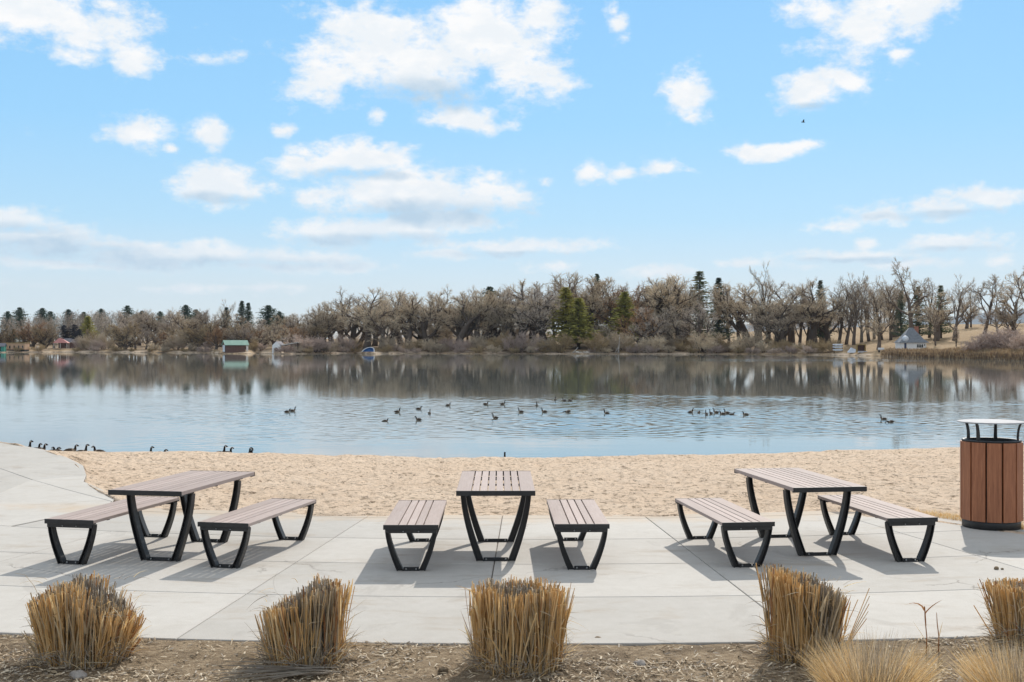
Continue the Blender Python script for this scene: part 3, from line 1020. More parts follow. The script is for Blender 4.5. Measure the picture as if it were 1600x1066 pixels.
for k, (px, py, z, s, lab) in enumerate(((935, 1000, -.02, .034, 'dark brown stone lying against the front edge of the patio'), (1000, 1038, -.03, .04, 'grey stone half sunk in the bed right of the barrel shaped clump'), (408, 1050, -.03, .042, 'pale pebble at the left foot of the half grey clump'), (190, 1020, -.03, .05, 'tan stone nestled in the right side of the dome shaped clump'), (122, 1056, -.03, .05, 'flat grey stone in front of the dome shaped clump'), (693, 1047, -.03, .03, 'small brown clod left of the barrel shaped clump'), (1557, 888, .012, .022, 'larger dark clod of dirt on the patio near the litter bin'), (1566, 889, .008, .013, 'smaller dark clod of dirt on the patio near the litter bin'))):
    m = MB(); rock(m, (0, 0, 0), (s * 1.15, s * .9, s * .75), k * 3.1)
    o = m.build('dirt_clod' if k > 4 else 'stone', M['stone'] if k not in (0, 5, 6, 7) else M['soil']); o.location = gp(px, py, z)
    tag(o, lab, 'clod' if k > 4 else 'stone')

# dry turf along the right edge of the patio
b = MB(); rg = random.Random(77)
for i in range(9000):
    px = rg.uniform(1405, 1700); ye = interp(YEDGE, px)
    Y = ye + .25 + abs(rg.gauss(0, .28)) + .05 * noise.noise((px * .05, 0, 0))
    if px < 1470 and rg.random() > (px - 1405) / 65: continue
    X = (px - 800) / FOC * Y
    h = rg.uniform(.04, .11)
    blade(b, (X, Y, sand_base(px, Y) - .005), (rg.gauss(0, .5), rg.gauss(0, .5), 1), h, .003, rg.choice((0, 0, 1)), Vector((rg.gauss(0, .2), rg.gauss(0, .2), -.1)), rg, 3)
tag(b.build('dry_grass', [M['gold'], M['tan']]), kind='stuff', label='strip of dry yellow grass along the patio edge behind the litter bin', cat='grass')

# ================================================================== LAKE AND FAR SHORE
# where the birds swim the surface is ruffled: real ripples there, still water round about
WAKE = []
for (px, py, lam, rad, amp) in ((905, 664, 1.15, 10, .014), (850, 645, 1.0, 9, .008), (775, 655, .9, 7, .008), (1130, 648, 1.0, 11, .009), (1390, 660, .95, 9, .010), (452, 645, 1.0, 8, .008), (660, 645, 1.1, 10, .008), (948, 648, .9, 7, .007)):
    q = gp(px, py, LAKE); WAKE.append((q.x, q.y, 2 * PI / lam, rad, amp))
wb = MB(); rows = []
PX0, PX1, Y0, Y1 = -120, 1720, 44.0, 125.0
nu, ny = 720, 500
for j in range(ny):
    Y = Y0 + (Y1 - Y0) * (j / (ny - 1)) ** 1.15
    for i in range(nu):
        px = PX0 + (PX1 - PX0) * i / (nu - 1)
        X = (px - 800) / FOC * Y
        wob = 9 * noise.noise((X * .05, Y * .09, 2))
        k = sstep(50, 60, Y + wob) * sstep(106, 86, Y + 1.6 * wob) * sstep(PX0, PX0 + 60, px) * sstep(PX1, PX1 - 60, px)
        k *= .55 + .9 * max(0, noise.noise((X * .06, Y * .11, 11)) + .25)
        k *= .35 + .65 * sstep(120, 430, px)
        calm = sstep(Y0, 47, Y) * sstep(Y1, 115, Y)
        z = noise.noise((X * 1.3, Y * 2.1, 1)) * .016 + noise.noise((X * 2.6 + Y * .5, Y * 4.0, 4)) * .0055
        z = z * k + noise.noise((X * .35, Y * .9, 6)) * .0012 * calm
        for cx, cy, w, rad, amp in WAKE:
            d = math.hypot(X - cx, Y - cy)
            if d < rad: z += amp * (1 - d / rad) * math.sin(d * w) * sstep(0, .8, d) * calm
        rows.append((X, Y, LAKE + z))
for i in list(range(nu)) + list(range((ny - 1) * nu, ny * nu)): rows[i] = (rows[i][0], rows[i][1], LAKE)
wb.add(rows, [(j * nu + i, j * nu + i + 1, (j + 1) * nu + i + 1, (j + 1) * nu + i) for j in range(ny - 1) for i in range(nu - 1)], 0, True)
xa, xb, xc, xd = (PX0 - 800) / FOC * Y0, (PX1 - 800) / FOC * Y0, (PX0 - 800) / FOC * Y1, (PX1 - 800) / FOC * Y1
for q in ([(-700, 40.5), (700, 40.5), (700, Y0), (-700, Y0)], [(-700, Y1), (700, Y1), (700, 640), (-700, 640)], [(-700, Y0), (xa, Y0), (xc, Y1), (-700, Y1)], [(xb, Y0), (700, Y0), (700, Y1), (xd, Y1)]):
    wb.add([(x, y, LAKE) for x, y in q], [(0, 1, 2, 3)])
tag(wb.build('lake_water', M['water']), kind='structure')

SHORE = [(-600, 552), (0, 551.0), (90, 550.5), (200, 551), (330, 551.5), (345, 553), (390, 553), (400, 552), (440, 553.5), (560, 552), (575, 553.5), (600, 553), (640, 552.5), (800, 553), (900, 553.2), (1000, 553.5), (1130, 553.5), (1200, 554), (1300, 555), (1380, 557), (1480, 560), (1600, 563.2), (1800, 568), (2200, 574)]


def shore_y(px):
    return FOC * (EYE - LAKE) / (interp(SHORE, px) - HOR)


SLOPE = [(-600, .010), (0, .010), (440, .020), (800, .036), (1000, .042), (1130, .042), (1300, .052), (1400, .056), (1600, .056), (2200, .05)]


def land(px, Y):
    d = Y - shore_y(px)
    X = (px - 800) / FOC * Y
    if d < 0:
        return max(LAKE - 1.5, LAKE + d * .12)
    bank = .35 + .25 * noise.noise((X * .05, Y * .02, 3)) + .9 * sstep(1.5, 9, d) * (1 + .5 * noise.noise((X * .06, 1, 3)))
    s = interp(SLOPE, px)
    rise = s * (d if d < 200 else 200 + (d - 200) * .12) * sstep(0, 40, d)
    return LAKE + bank + rise + noise.noise((X * .03, Y * .03, 6)) * .5 * sstep(4, 40, d)


def make_land():
    m, nt, b = mat('dry_shore_ground')
    p = pos(nt)
    sx = nt.new('ShaderNodeSeparateXYZ'); nt.l.new(p, sx.inputs[0])
    n = nt.noise(p, .12, 6, .65)
    n2 = nt.noise(p, 1.2, 5, .65)
    grass = nt.ramp(n2, [(.3, (.25, .17, .095)), (.7, (.43, .315, .19))])
    litter = nt.ramp(n2, [(.3, (.14, .105, .075)), (.7, (.29, .225, .16))])
    wood = nt.step(nt.math('ADD', sx.outputs[0], nt.math('MULTIPLY', n, 60)), 112, 80)
    c = nt.mix(nt.math('MULTIPLY', wood, nt.step(n, .40, .58)), grass, litter)
    z = nt.math('ADD', sx.outputs[2], nt.math('MULTIPLY_ADD', n2, .8, -.4))
    c = nt.mix(nt.math('MULTIPLY', nt.step(z, LAKE + 1.0, LAKE + .5), nt.step(nt.noise(p, .09, 4, .6), .42, .56)), c, (.52, .41, .30))
    c = nt.mix(nt.step(z, LAKE + .12, LAKE - .02), c, (.16, .12, .085))
    nt.set(b.inputs['Base Color'], c)
    ld = nt.math('MULTIPLY', nt.step(sx.outputs[0], 103, 107), nt.step(sx.outputs[0], 123, 119))
    ld = nt.math('MULTIPLY', ld, nt.step(z, LAKE + 2.3, LAKE + 1.7))
    c = nt.mix(ld, c, (.60, .50, .39))
    b.inputs['Roughness'].default_value = .95; b.inputs['Specular IOR Level'].default_value = .1
    nt.set(b.inputs['Normal'], nt.bump(n2, .8, .5))
    return m


M['land'] = make_land()
lb = MB(); rows = []
nu, ny = 420, 110
for j in range(ny):
    t = j / (ny - 1)
    for i in range(nu):
        px = -600 + 2800 * i / (nu - 1)
        y0 = shore_y(px)
        Y = y0 - 12 + 30 * t * 2 if t < .5 else y0 + 18 + 2400 * ((t - .5) * 2) ** 2.4
        rows.append(((px - 800) / FOC * Y, Y, land(px, Y)))
lb.add(rows, [(j * nu + i, j * nu + i + 1, (j + 1) * nu + i + 1, (j + 1) * nu + i) for j in range(ny - 1) for i in range(nu - 1)], 0, True)
tag(lb.build('far_shore', M['land']), kind='structure')
# the wide ground beneath everything, out to the horizon
gb = MB(); gv = [(0, 0, -5.5)]
for k in range(96): gv.append((11000 * math.cos(2 * PI * k / 96), 11000 * math.sin(2 * PI * k / 96), -5.5))
gb.add(gv, [(0, k + 1, (k + 1) % 96 + 1) for k in range(96)])
tag(gb.build('ground', M['land']), kind='structure')

# distant foothills
M['hill'] = simple('forested_hill', (.045, .062, .075), (.085, .10, .11), .004, .95, coord='pos', detail=6)
hb = MB(); hv = []
nh = 260
HT = [(900, 512), (1300, 505), (1440, 499), (1490, 495), (1520, 493), (1540, 489), (1555, 485), (1575, 487), (1600, 484), (1680, 478), (1760, 486), (1900, 480), (2200, 490), (2500, 505)]
for i in range(nh):
    px = 900 + 1600 * i / (nh - 1)
    top = interp(HT, px) + 2.0 * noise.noise((px * .02, 1, 1)) + 1.2 * noise.noise((px * .09, 1, 4))
    for k in range(14):
        Y = 7600 + 260 * k
        f = sstep(0, 13, k) if k < 13 else 1
        zt = EYE + (HOR - top) / FOC * (7600 + 260 * 13)
        hv.append(((px - 800) / FOC * Y, Y, -6 + (zt + 6) * f * (1 + .10 * noise.noise((px * .03, k * .5, 2)) * (k < 13))))
hb.add(hv, [(i * 14 + k, (i + 1) * 14 + k, (i + 1) * 14 + k + 1, i * 14 + k + 1) for i in range(nh - 1) for k in range(13)], 0, True)
tag(hb.build('hills', M['hill']), kind='structure')

# ------------------------------------------------------------------ tree kinds
M['bark'] = twig('grey_brown_bark', (0.079, 0.062, 0.050), (0.159, 0.125, 0.101))
M['bark_pale'] = twig('pale_grey_bark', (.20, .18, .155), (.32, .29, .25))
M['twig_brown'] = twig('brown_twigs', (0.439, 0.360, 0.271), (0.792, 0.660, 0.479), .15)
M['twig_grey'] = twig('grey_twigs', (0.435, 0.365, 0.306), (0.717, 0.616, 0.516), .15)
M['twig_willow'] = twig('yellowish_twigs', (0.381, 0.287, 0.165), (0.571, 0.435, 0.258), .2)
M['twig_purple'] = twig('purplish_twigs', (0.455, 0.355, 0.311), (0.740, 0.607, 0.508), .15)
M['twig_rust'] = twig('rusty_twigs', (0.378, 0.223, 0.116), (0.558, 0.339, 0.174), .2)
M['needle_dark'] = twig('dark_needles', (0.060, 0.091, 0.064), (0.124, 0.158, 0.103), .1)
M['needle_mid'] = twig('olive_needles', (0.126, 0.151, 0.079), (0.196, 0.211, 0.111), .1)
M['needle_gold'] = twig('yellow_green_needles', (0.288, 0.284, 0.074), (0.432, 0.391, 0.105), .15)
M['needle_navy'] = twig('dusky_needles', (0.036, 0.036, 0.045), (0.063, 0.059, 0.064), .1)


def rv(rg):
    return Vector((rg.gauss(0, 1), rg.gauss(0, 1), rg.gauss(0, 1)))


def grow(T, C, p, d, L, r, lv, sp, rg):
    """T: trunk and limbs, C: twigs"""
    s = sp[lv]
    n = s['n']; pts = [p.copy()]; rads = [r]; dirs = [d.copy()]
    q = p.copy(); dd = d.normalized()
    for i in range(n):
        dd = (dd + rv(rg) * s['wan'] + Vector((0, 0, s['up']))).normalized()
        q = q + dd * (L / n); pts.append(q.copy()); dirs.append(dd.copy())
        rads.append(r * (1 - (1 - s['tap']) * (i + 1) / n))
    last = lv == len(sp) - 1
    (C if lv >= s.get('crown_from', 3) else T).tube(pts, rads, s['sides'], 0, lv == 0, lv < 2)
    if last: return
    k = s['kids']; az = rg.uniform(0, 6.28)
    for c in range(k):
        t = s['from'] + (1 - s['from']) * (c + rg.uniform(.2, .9)) / k
        t = min(t, .999)
        i = int(t * n); f = t * n - i
        bp = pts[i].lerp(pts[i + 1], f); bd = dirs[min(i + 1, n)]
        az += 2.4 + rg.uniform(-.5, .5)
        o = bd.orthogonal().normalized(); o = Matrix.Rotation(az, 3, bd) @ o
        an = R(s['ang'] + rg.uniform(-1, 1) * s['angv'])
        nd = bd * math.cos(an) + o * math.sin(an)
        rr = rads[i] + (rads[i + 1] - rads[i]) * f
        nl = L * s['len'] * rg.uniform(.75, 1.2) * (1 - s.get('short', .4) * t)
        grow(T, C, bp, nd, nl, max(rr * s['rr'], s.get('rmin', .02)), lv + 1, sp, rg)


def lvls(*a):
    keys = ('n', 'wan', 'up', 'tap', 'sides', 'kids', 'from', 'ang', 'angv', 'len', 'rr', 'short', 'rmin')
    return [dict(zip(keys, x)) for x in a]


TW = .021
COTTON = lvls((5, .10, .10, .62, 8, 6, .30, 40, 14, .95, .62, .15, .05),
              (7, .17, .06, .35, 6, 7, .25, 40, 14, .55, .6, .3, .045),
              (6, .17, .07, .30, 5, 6, .2, 38, 14, .56, .62, .3, .045),
              (5, .15, .06, .35, 4, 6, .15, 36, 16, .58, .7, .25, .030),
              (4, .11, .04, .40, 3, 2, .25, 30, 14, .75, .9, .2, TW),
              (3, .1, .03, .5, 3))
UPRIGHT = lvls((8, .05, .10, .25, 8, 13, .18, 32, 10, .52, .5, .45, .045),
               (6, .12, .14, .3, 5, 6, .2, 34, 12, .46, .6, .3, .035),
               (5, .14, .10, .3, 4, 5, .15, 34, 14, .5, .65, .3, .028),
               (4, .16, .08, .4, 3, 5, .15, 32, 14, .6, .8, .3, TW),
               (3, .16, .06, .5, 3))
OLD = lvls((6, .12, .10, .55, 9, 5, .42, 46, 14, .85, .62, .1, .09),
           (7, .24, .08, .4, 7, 5, .3, 46, 16, .58, .64, .3, .07),
           (6, .24, .08, .4, 5, 6, .25, 42, 16, .52, .64, .3, .05),
           (5, .20, .06, .4, 4, 6, .2, 40, 16, .5, .66, .3, .034),
           (4, .14, .04, .5, 3, 4, .2, 34, 16, .7, .9, .3, TW),
           (3, .12, .02, .5, 3))
WILLOW = lvls((3, .12, .10, .7, 7, 9, .15, 46, 18, 1.25, .6, .1, .05),
              (6, .15, .10, .3, 5, 8, .15, 38, 14, .50, .55, .3, .035),
              (5, .18, .05, .3, 4, 8, .1, 38, 16, .52, .65, .3, .028),
              (4, .18, .02, .4, 3, 6, .1, 34, 16, .6, .8, .3, TW),
              (4, .16, -.04, .5, 3))
SHRUB = lvls((4, .16, .06, .35, 4, 7, .1, 34, 16, .62, .65, .3, .022),
             (4, .18, .05, .35, 3, 6, .1, 36, 16, .6, .75, .3, .02),
             (4, .18, .03, .4, 3, 5, .1, 36, 18, .6, .85, .3, .018),
             (3, .2, .02, .5, 3))


def proto_tree(spec, seed, h0, r0, lean=0.0, crown_from=4):
    rg = random.Random(seed)
    for s in spec: s['crown_from'] = crown_from
    T, C = MB(), MB()
    grow(T, C, Vector((0, 0, -.4)), Vector((lean, lean * .5, 1)).normalized(), h0, r0 * 1.3, 0, spec, rg)
    return T, C


def proto_shrub(seed, stems=11):
    rg = random.Random(seed); T, C = MB(), MB()
    for s in SHRUB: s['crown_from'] = 1
    for i in range(stems):
        a = rg.uniform(0, 6.28); t = rg.uniform(.05, .85)
        grow(T, C, Vector((math.cos(a) * .4, math.sin(a) * .4, -.2)), Vector((math.cos(a) * t, math.sin(a) * t, 1)).normalized(), rg.uniform(1.8, 3.0), .05, 0, SHRUB, rg)
    return T, C


def proto_conifer(seed, H, W, dens=1.0, form='spruce', low=.08):
    rg = random.Random(seed); T, C = MB(), MB()
    T.tube([(0, 0, -.4), (.03 * H * rg.uniform(-.3, .3), 0, H * .5), (0, 0, H)], [H * .018, H * .011, .02], 7)
    n = int(95 * dens)
    for i in range(n):
        t = low + (1 - low) * (i + rg.random()) / n
        z = H * t
        if form == 'spruce':
            Rr = W * (1 - t) ** .85 * rg.uniform(.72, 1.12) + .12
        else:
            Rr = W * (math.sin(PI * min(1, (t - low) / (1 - low) * .86 + .14)) ** .6) * rg.uniform(.6, 1.1) + .1
        for k in range(7 if form == 'spruce' else 6):
            a = rg.uniform(0, 6.28)
            o = Vector((math.cos(a), math.sin(a), 0)); sd = Vector((-o.y, o.x, 0))
            droop = rg.uniform(-.35, .12) if form == 'spruce' else rg.uniform(-.35, .35)
            L = Rr * rg.uniform(.75, 1.08)
            m = max(3, int(L / .42))
            for j in range(m):
                s = (j + rg.random()) / m
                p = o * (L * s) + Vector((0, 0, z + L * s * droop + (.18 * L * s * s if form == 'spruce' else 0)))
                w = (.22 + .28 * (1 - s)) * rg.uniform(.7, 1.3); l = rg.uniform(.3, .62)
                dv = (o + sd * rg.uniform(-1.0, 1.0) + Vector((0, 0, rg.uniform(-.55, .45)))).normalized()
                e = dv.cross(Vector((rg.gauss(0, 1), rg.gauss(0, 1), rg.gauss(0, 1)))).normalized()
                C.add([p - e * w * .5, p + dv * l * .6 - e * w * .28, p + dv * l, p + dv * l * .55 + e * w * .3, p + e * w * .5], [(0, 1, 2, 3, 4)])
    return T, C


def finish(TC, bark, tw):
    T, C = TC
    zs = [v[2] for v in C.v]; top = sorted(zs)[int(len(zs) * .998)]
    xs = sorted(math.hypot(v[0], v[1]) for v in C.v); rad = xs[int(len(xs) * .96)]
    return dict(trunk=T.mesh('trunk', bark), crown=C.mesh('crown', tw), h=top, rad=rad)


PR = {
    'cotton': [finish(proto_tree(COTTON, s, 7.0, .50, l), M['bark'], M['twig_brown']) for s, l in ((1, .05), (2, -.1), (3, .15))],
    'cotton_grey': [finish(proto_tree(COTTON, s, 7.5, .46, l), M['bark'], M['twig_grey']) for s, l in ((4, .1), (5, -.06))],
    'poplar': [finish(proto_tree(UPRIGHT, s, 17, .34), M['bark_pale'], M['twig_grey']) for s in (6, 7)],
    'upright': [finish(proto_tree(UPRIGHT, s, 17, .36), M['bark'], M['twig_brown']) for s in (8, 9)],
    'old': [finish(proto_tree(OLD, s, 10, .44, l), M['bark'], M['twig_brown']) for s, l in ((10, .05), (11, -.12))],
    'willow': [finish(proto_tree(WILLOW, s, 3.2, .34, l), M['bark'], M['twig_willow']) for s, l in ((12, 0), (13, .1))],
    'rusty': [finish(proto_tree(WILLOW, 14, 3.2, .30), M['bark'], M['twig_rust'])],
    'small': [finish(proto_tree(UPRIGHT, 15, 6, .16), M['bark'], M['twig_purple'])],
    'shrub': [finish(proto_shrub(s), M['bark'], M['twig_purple']) for s in (16, 17)],
    'shrub_brown': [finish(proto_shrub(18), M['bark'], M['twig_brown'])],
    'shrub_tan': [finish(proto_shrub(19), M['bark'], M['twig_willow'])],
    'spruce_dark': [finish(proto_conifer(s, 20, 3.9), M['bark'], M['needle_dark']) for s in (20, 21)],
    'spruce': [finish(proto_conifer(22, 20, 4.4, .8), M['bark'], M['needle_mid'])],
    'juniper': [finish(proto_conifer(23, 14, 4.2, .8, 'spruce', .12), M['bark'], M['needle_gold'])],
    'pine': [finish(proto_conifer(s, 16, 4.6, 1.25, 'pine', .16), M['bark'], M['needle_dark']) for s in (24, 25)],
    'navy': [finish(proto_conifer(26, 11, 4.6, .7, 'pine', .12), M['bark'], M['needle_navy'])],
}
KIND = {'cotton': ('bare_tree', 'bare brown spreading tree'), 'cotton_grey': ('bare_tree', 'bare grey spreading tree'), 'poplar': ('bare_tree', 'pale grey leafless poplar'),
        'upright': ('bare_tree', 'bare brown upright tree'), 'old': ('bare_tree', 'old leafless tree with thick crooked limbs'), 'willow': ('bare_tree', 'bushy yellowish leafless tree'),
        'rusty': ('bare_tree', 'small rust tinged leafless tree'), 'small': ('bare_tree', 'small slim leafless tree'), 'shrub': ('leafless_shrub', 'leafless purplish shrub'),
        'shrub_brown': ('leafless_shrub', 'leafless brown shrub'), 'shrub_tan': ('leafless_shrub', 'leafless straw coloured shrub'), 'spruce_dark': ('conifer', 'dark green spruce'),
        'spruce': ('conifer', 'dull olive spruce'), 'juniper': ('conifer', 'yellow green conifer'), 'pine': ('conifer', 'dark round topped pine'), 'navy': ('conifer', 'low dusky dark conifer')}
ZONES = [(-999, 'behind the tan building'), (45, 'around the red roofed pavilion'), (125, 'right of the red roof'), (235, 'left of the green roofed boathouse'),
         (335, 'around the green roofed boathouse'), (412, 'behind the white gabled boathouse'), (485, 'left of the blue boat'), (590, 'right of the blue boat'), (680, 'in the mid wood'), (770, 'left of the yellow green conifers'),
         (868, 'around the yellow green conifers'), (990, 'left of the tall dark spruce'), (1085, 'around the tall dark spruce'), (1140, 'right of the tall dark spruce'), (1225, 'left of the beached white boats'), (1300, 'behind the beached boats'),
         (1385, 'around the slate roofed hut'), (1460, 'right of the slate roofed hut'), (1530, 'at the right edge')]
TREES = {}
trng = random.Random(99)


def zone(px):
    z = ZONES[0][1]
    for a, t in ZONES:
        if px >= a: z = t
    return z


def tree(kind, px, ytop, d, label=None, wide=1.0, var=None, rz=None):
    """d: metres behind the waterline; ytop: where its tip stands in the photo"""
    if kind in ('cotton', 'cotton_grey', 'upright') and px > 500 and label is None: ytop -= 6
    Y = shore_y(px) + d
    X = (px - 800) / FOC * Y
    z = land(px, Y)
    H = EYE + (HOR - ytop) / FOC * Y - z
    v = trng.randrange(len(PR[kind])) if var is None else var
    p = PR[kind][v]
    k = H / p['h']
    wide *= {'cotton': 1.3, 'cotton_grey': 1.3, 'poplar': 1.5, 'upright': 1.3, 'pine': 1.1, 'willow': 1.25, 'rusty': 1.2, 'spruce': 1.75, 'spruce_dark': 1.45, 'juniper': 1.85}.get(kind, 1.0)
    nm, txt = KIND[kind]
    t = empty(nm, (X, Y, z - .1), trng.uniform(0, 6.28) if rz is None else rz, (k * wide, k * wide, k))
    mesh_obj('trunk' if 'shrub' not in kind else 'stems', p['trunk'], t); mesh_obj('crown', p['crown'], t)
    if label:
        tag(t, label, 'shrub' if 'shrub' in kind else 'tree', 'shrubs along the far shore' if 'shrub' in kind else 'trees on the far shore')
    else:
        depth = '' if 'shrub' in kind else (' in front row' if d < 24 else ' in middle row' if d < 75 else ' in back row')
        lab = f'{txt}{depth} {zone(px)}'
        tag(t, lab, 'shrub' if 'shrub' in kind else 'tree', ('shrubs ' if 'shrub' in kind else 'trees ') + lab)
    return t


# ---- left: pines over a grey poplar wood, willows and brush on the bank
for px, yt in ((-25, 482), (12, 484), (31, 478), (66, 479), (79, 484), (107, 481), (131, 485), (158, 480), (199, 475), (222, 483), (290, 474), (306, 481), (250, 484)):
    tree('pine', px, yt + 2.5, 150 + (px * 7) % 40)
for px, yt in ((-40, 492), (-18, 490), (8, 494), (22, 493), (38, 494), (52, 493), (64, 490), (76, 492), (88, 492), (100, 487), (112, 486), (122, 483), (134, 487), (142, 484), (152, 486), (165, 483), (176, 487), (188, 484)):
    tree('poplar', px, yt, 90 + (px * 13) % 50)
for px, yt, k in ((205, 487, 'cotton_grey'), (218, 484, 'cotton'), (232, 483, 'cotton_grey'), (246, 487, 'cotton'), (258, 484, 'cotton'), (272, 484, 'cotton_grey'), (288, 482, 'cotton'), (300, 484, 'cotton'), (314, 483, 'cotton_grey'), (328, 484, 'cotton'), (372, 490, 'cotton'), (400, 498, 'cotton_grey'), (436, 492, 'cotton')):
    tree(k, px, yt, 60 + (px * 11) % 40)
tree('upright', 345, 467, 70, 'tall open bare tree rising left of the twin dark spruces')
tree('spruce_dark', 378, 470, 95, 'left of the twin dark spruces above the green roofed boathouse', 1.15)
tree('spruce_dark', 388, 473, 98, 'right of the twin dark spruces above the green roofed boathouse', 1.1)
tree('spruce_dark', 354, 480, 80, 'shorter dark spruce left of the twin spruces', 1.25)
tree('pine', 419, 477, 110, 'broad dark pine right of the twin spruces', 1.25); tree('pine', 437, 487, 112, 'lower dark pine right of the broad pine', 1.2)
tree('spruce_dark', 21, 514, 30, 'small pointed dark conifer right behind the tan building', 1.5)
tree('spruce', 37, 514, 36, 'small olive conifer behind the right end of the tan building', 1.5)
tree('navy', 100, 508, 30); tree('navy', 116, 507, 34); tree('navy', 124, 514, 28)
tree('juniper', 137, 494, 60, 'bright green conifer rising behind the dusky low ones by the red roof', 1.1)
for px, yt, d, k in ((52, 503, 22, 'rusty'), (70, 506, 18, 'willow'), (84, 512, 26, 'cotton_grey'), (150, 514, 20, 'willow'), (165, 519, 12, 'shrub_brown'), (138, 522, 8, 'shrub_brown'), (128, 526, 10, 'shrub'),
                     (195, 501, 10, 'willow'), (186, 505, 26, 'willow'), (212, 514, 14, 'cotton'), (228, 513, 16, 'cotton_grey'), (243, 511, 22, 'cotton'), (258, 518, 16, 'rusty'), (276, 516, 8, 'shrub_brown'), (268, 511, 24, 'willow'), (296, 507, 14, 'willow'), (309, 506, 12, 'willow'), (322, 505, 12, 'willow'), (337, 509, 12, 'rusty'),
                     (352, 512, 34, 'cotton'), (366, 508, 40, 'willow'), (384, 510, 34, 'cotton_grey'), (398, 515, 20, 'rusty'), (408, 517, 16, 'cotton'), (413, 508, 34, 'willow'), (-15, 508, 24, 'willow'), (-40, 512, 20, 'cotton'), (3, 516, 30, 'willow')):
    tree(k, px, yt, d)
# ---- middle
for px, yt, d, k in ((428, 500, 44, 'cotton'), (447, 495, 50, 'cotton_grey'), (462, 490, 56, 'cotton'), (478, 492, 46, 'cotton'), (495, 490, 60, 'cotton_grey'), (440, 512, 26, 'cotton'), (456, 508, 24, 'rusty'), (472, 505, 22, 'cotton'), (490, 504, 18, 'willow'), (508, 492, 22, 'cotton'), (520, 478, 30, 'cotton'),
                     (548, 457, 20, 'cotton'), (572, 456, 26, 'cotton'), (560, 470, 40, 'cotton_grey'), (534, 472, 48, 'cotton'), (594, 480, 18, 'cotton'), (608, 479, 30, 'cotton_grey'), (585, 476, 55, 'cotton'), (622, 486, 40, 'upright'),
                     (640, 458, 14, 'cotton'), (655, 466, 36, 'cotton_grey'), (668, 452, 18, 'cotton'), (682, 462, 26, 'upright'), (696, 470, 44, 'cotton'), (712, 458, 16, 'cotton'), (722, 453, 24, 'cotton'), (738, 458, 34, 'upright'), (750, 456, 20, 'cotton'), (775, 458, 28, 'cotton'), (790, 456, 18, 'upright'), (804, 452, 36, 'cotton_grey'), (628, 470, 60, 'cotton'), (730, 470, 65, 'upright'), (758, 466, 62, 'cotton'), (702, 460, 60, 'cotton'),
                     (820, 442, 20, 'cotton'), (836, 446, 34, 'cotton'), (852, 450, 18, 'cotton_grey'), (866, 450, 40, 'upright'), (810, 470, 60, 'cotton'), (845, 462, 62, 'cotton'),
                     (906, 440, 60, 'cotton'), (922, 434, 40, 'old'), (938, 432, 44, 'cotton'), (951, 442, 40, 'upright'), (965, 440, 52, 'cotton'), (978, 444, 46, 'rusty'), (895, 446, 64, 'cotton_grey'),
                     (1002, 440, 44, 'cotton'), (1016, 442, 50, 'old'), (1034, 438, 40, 'cotton'), (1048, 440, 56, 'cotton'), (1062, 434, 44, 'old'), (1075, 446, 40, 'cotton'), (1000, 478, 16, 'rusty'), (1022, 486, 14, 'cotton_grey'), (1058, 488, 12, 'cotton'), (1040, 492, 26, 'cotton')):
    tree(k, px, yt, d)
tree('pine', 765, 448, 74, 'dark round topped pine standing out of the bare wood right of the blue boat')
tree('juniper', 884, 449, 26, 'taller yellow green conifer, left of the two in the middle of the far wood', 1.05)
tree('juniper', 904, 466, 20, 'shorter yellow green conifer, touching the taller one on its right', 1.15)
tree('juniper', 976, 456, 30, 'yellow green conifer standing alone right of the touching pair', 1.0)
tree('spruce_dark', 933, 428, 70, 'thin dark spruce tip among bare crowns in the middle of the wood', .8)
tree('spruce', 1014, 450, 60, 'slim olive spruce among bare trees left of the tall olive spruce', .9)
tree('spruce', 1093, 424, 50, 'tallest olive spruce, just left of the tall dark spruce', 1.12)
tree('spruce_dark', 1123, 434, 54, 'tall dark green spruce with sky beside it right of the olive one', 1.05)
tree('cotton_grey', 1098, 470, 6, 'pale grey bare tree on the bank in front of the olive spruce', .75)
# ---- right
for px, yt, d, k in ((1140, 452, 60, 'upright'), (1155, 446, 40, 'old'), (1172, 448, 36, 'cotton'), (1188, 446, 24, 'cotton'), (1222, 450, 26, 'cotton'), (1236, 446, 50, 'cotton'), (1250, 440, 34, 'upright'), (1262, 438, 42, 'upright'), (1275, 442, 28, 'cotton'), (1295, 452, 50, 'cotton'),
                     (1310, 438, 36, 'upright'), (1322, 432, 44, 'upright'), (1334, 430, 38, 'upright'), (1346, 437, 60, 'poplar'), (1358, 436, 66, 'upright'), (1366, 440, 90, 'poplar'), (1378, 436, 80, 'upright'), (1392, 436, 76, 'upright'), (1400, 450, 100, 'cotton'), (1452, 440, 90, 'upright'), (1490, 434, 70, 'upright'), (1462, 462, 66, 'cotton'),
                     (1200, 470, 60, 'cotton'), (1212, 476, 10, 'cotton'), (1285, 470, 66, 'cotton'), (1510, 470, 150, 'cotton'), (1517, 456, 160, 'upright'), (1548, 478, 190, 'upright')):
    tree(k, px, yt, d)
tree('upright', 1204, 408, 30, 'tallest slim bare tree, its tip above the wood left of the boats', .8)
tree('spruce_dark', 1282, 438, 60, 'dark spruce tip behind bare trees left of the boats', .9)
tree('spruce_dark', 1408, 454, 80, 'small dark spruce left of the tall crooked tree by the hut', .8)
tree('spruce', 1434, 448, 70, 'olive spruce behind the slate roofed hut', .9)
tree('spruce', 1470, 446, 84, 'dull bushy conifer right behind the hut', .85)
tree('old', 1426, 404, 60, 'tall crooked bare tree rising behind the hut', 1.0, 0)
tree('old', 1538, 428, 110, 'leaning crooked bare tree alone on the dry slope against the sky', .9, 1)
tree('old', 1582, 418, 70, 'big crooked bare tree near the right edge of the photo', 1.0, 0, 2.2)
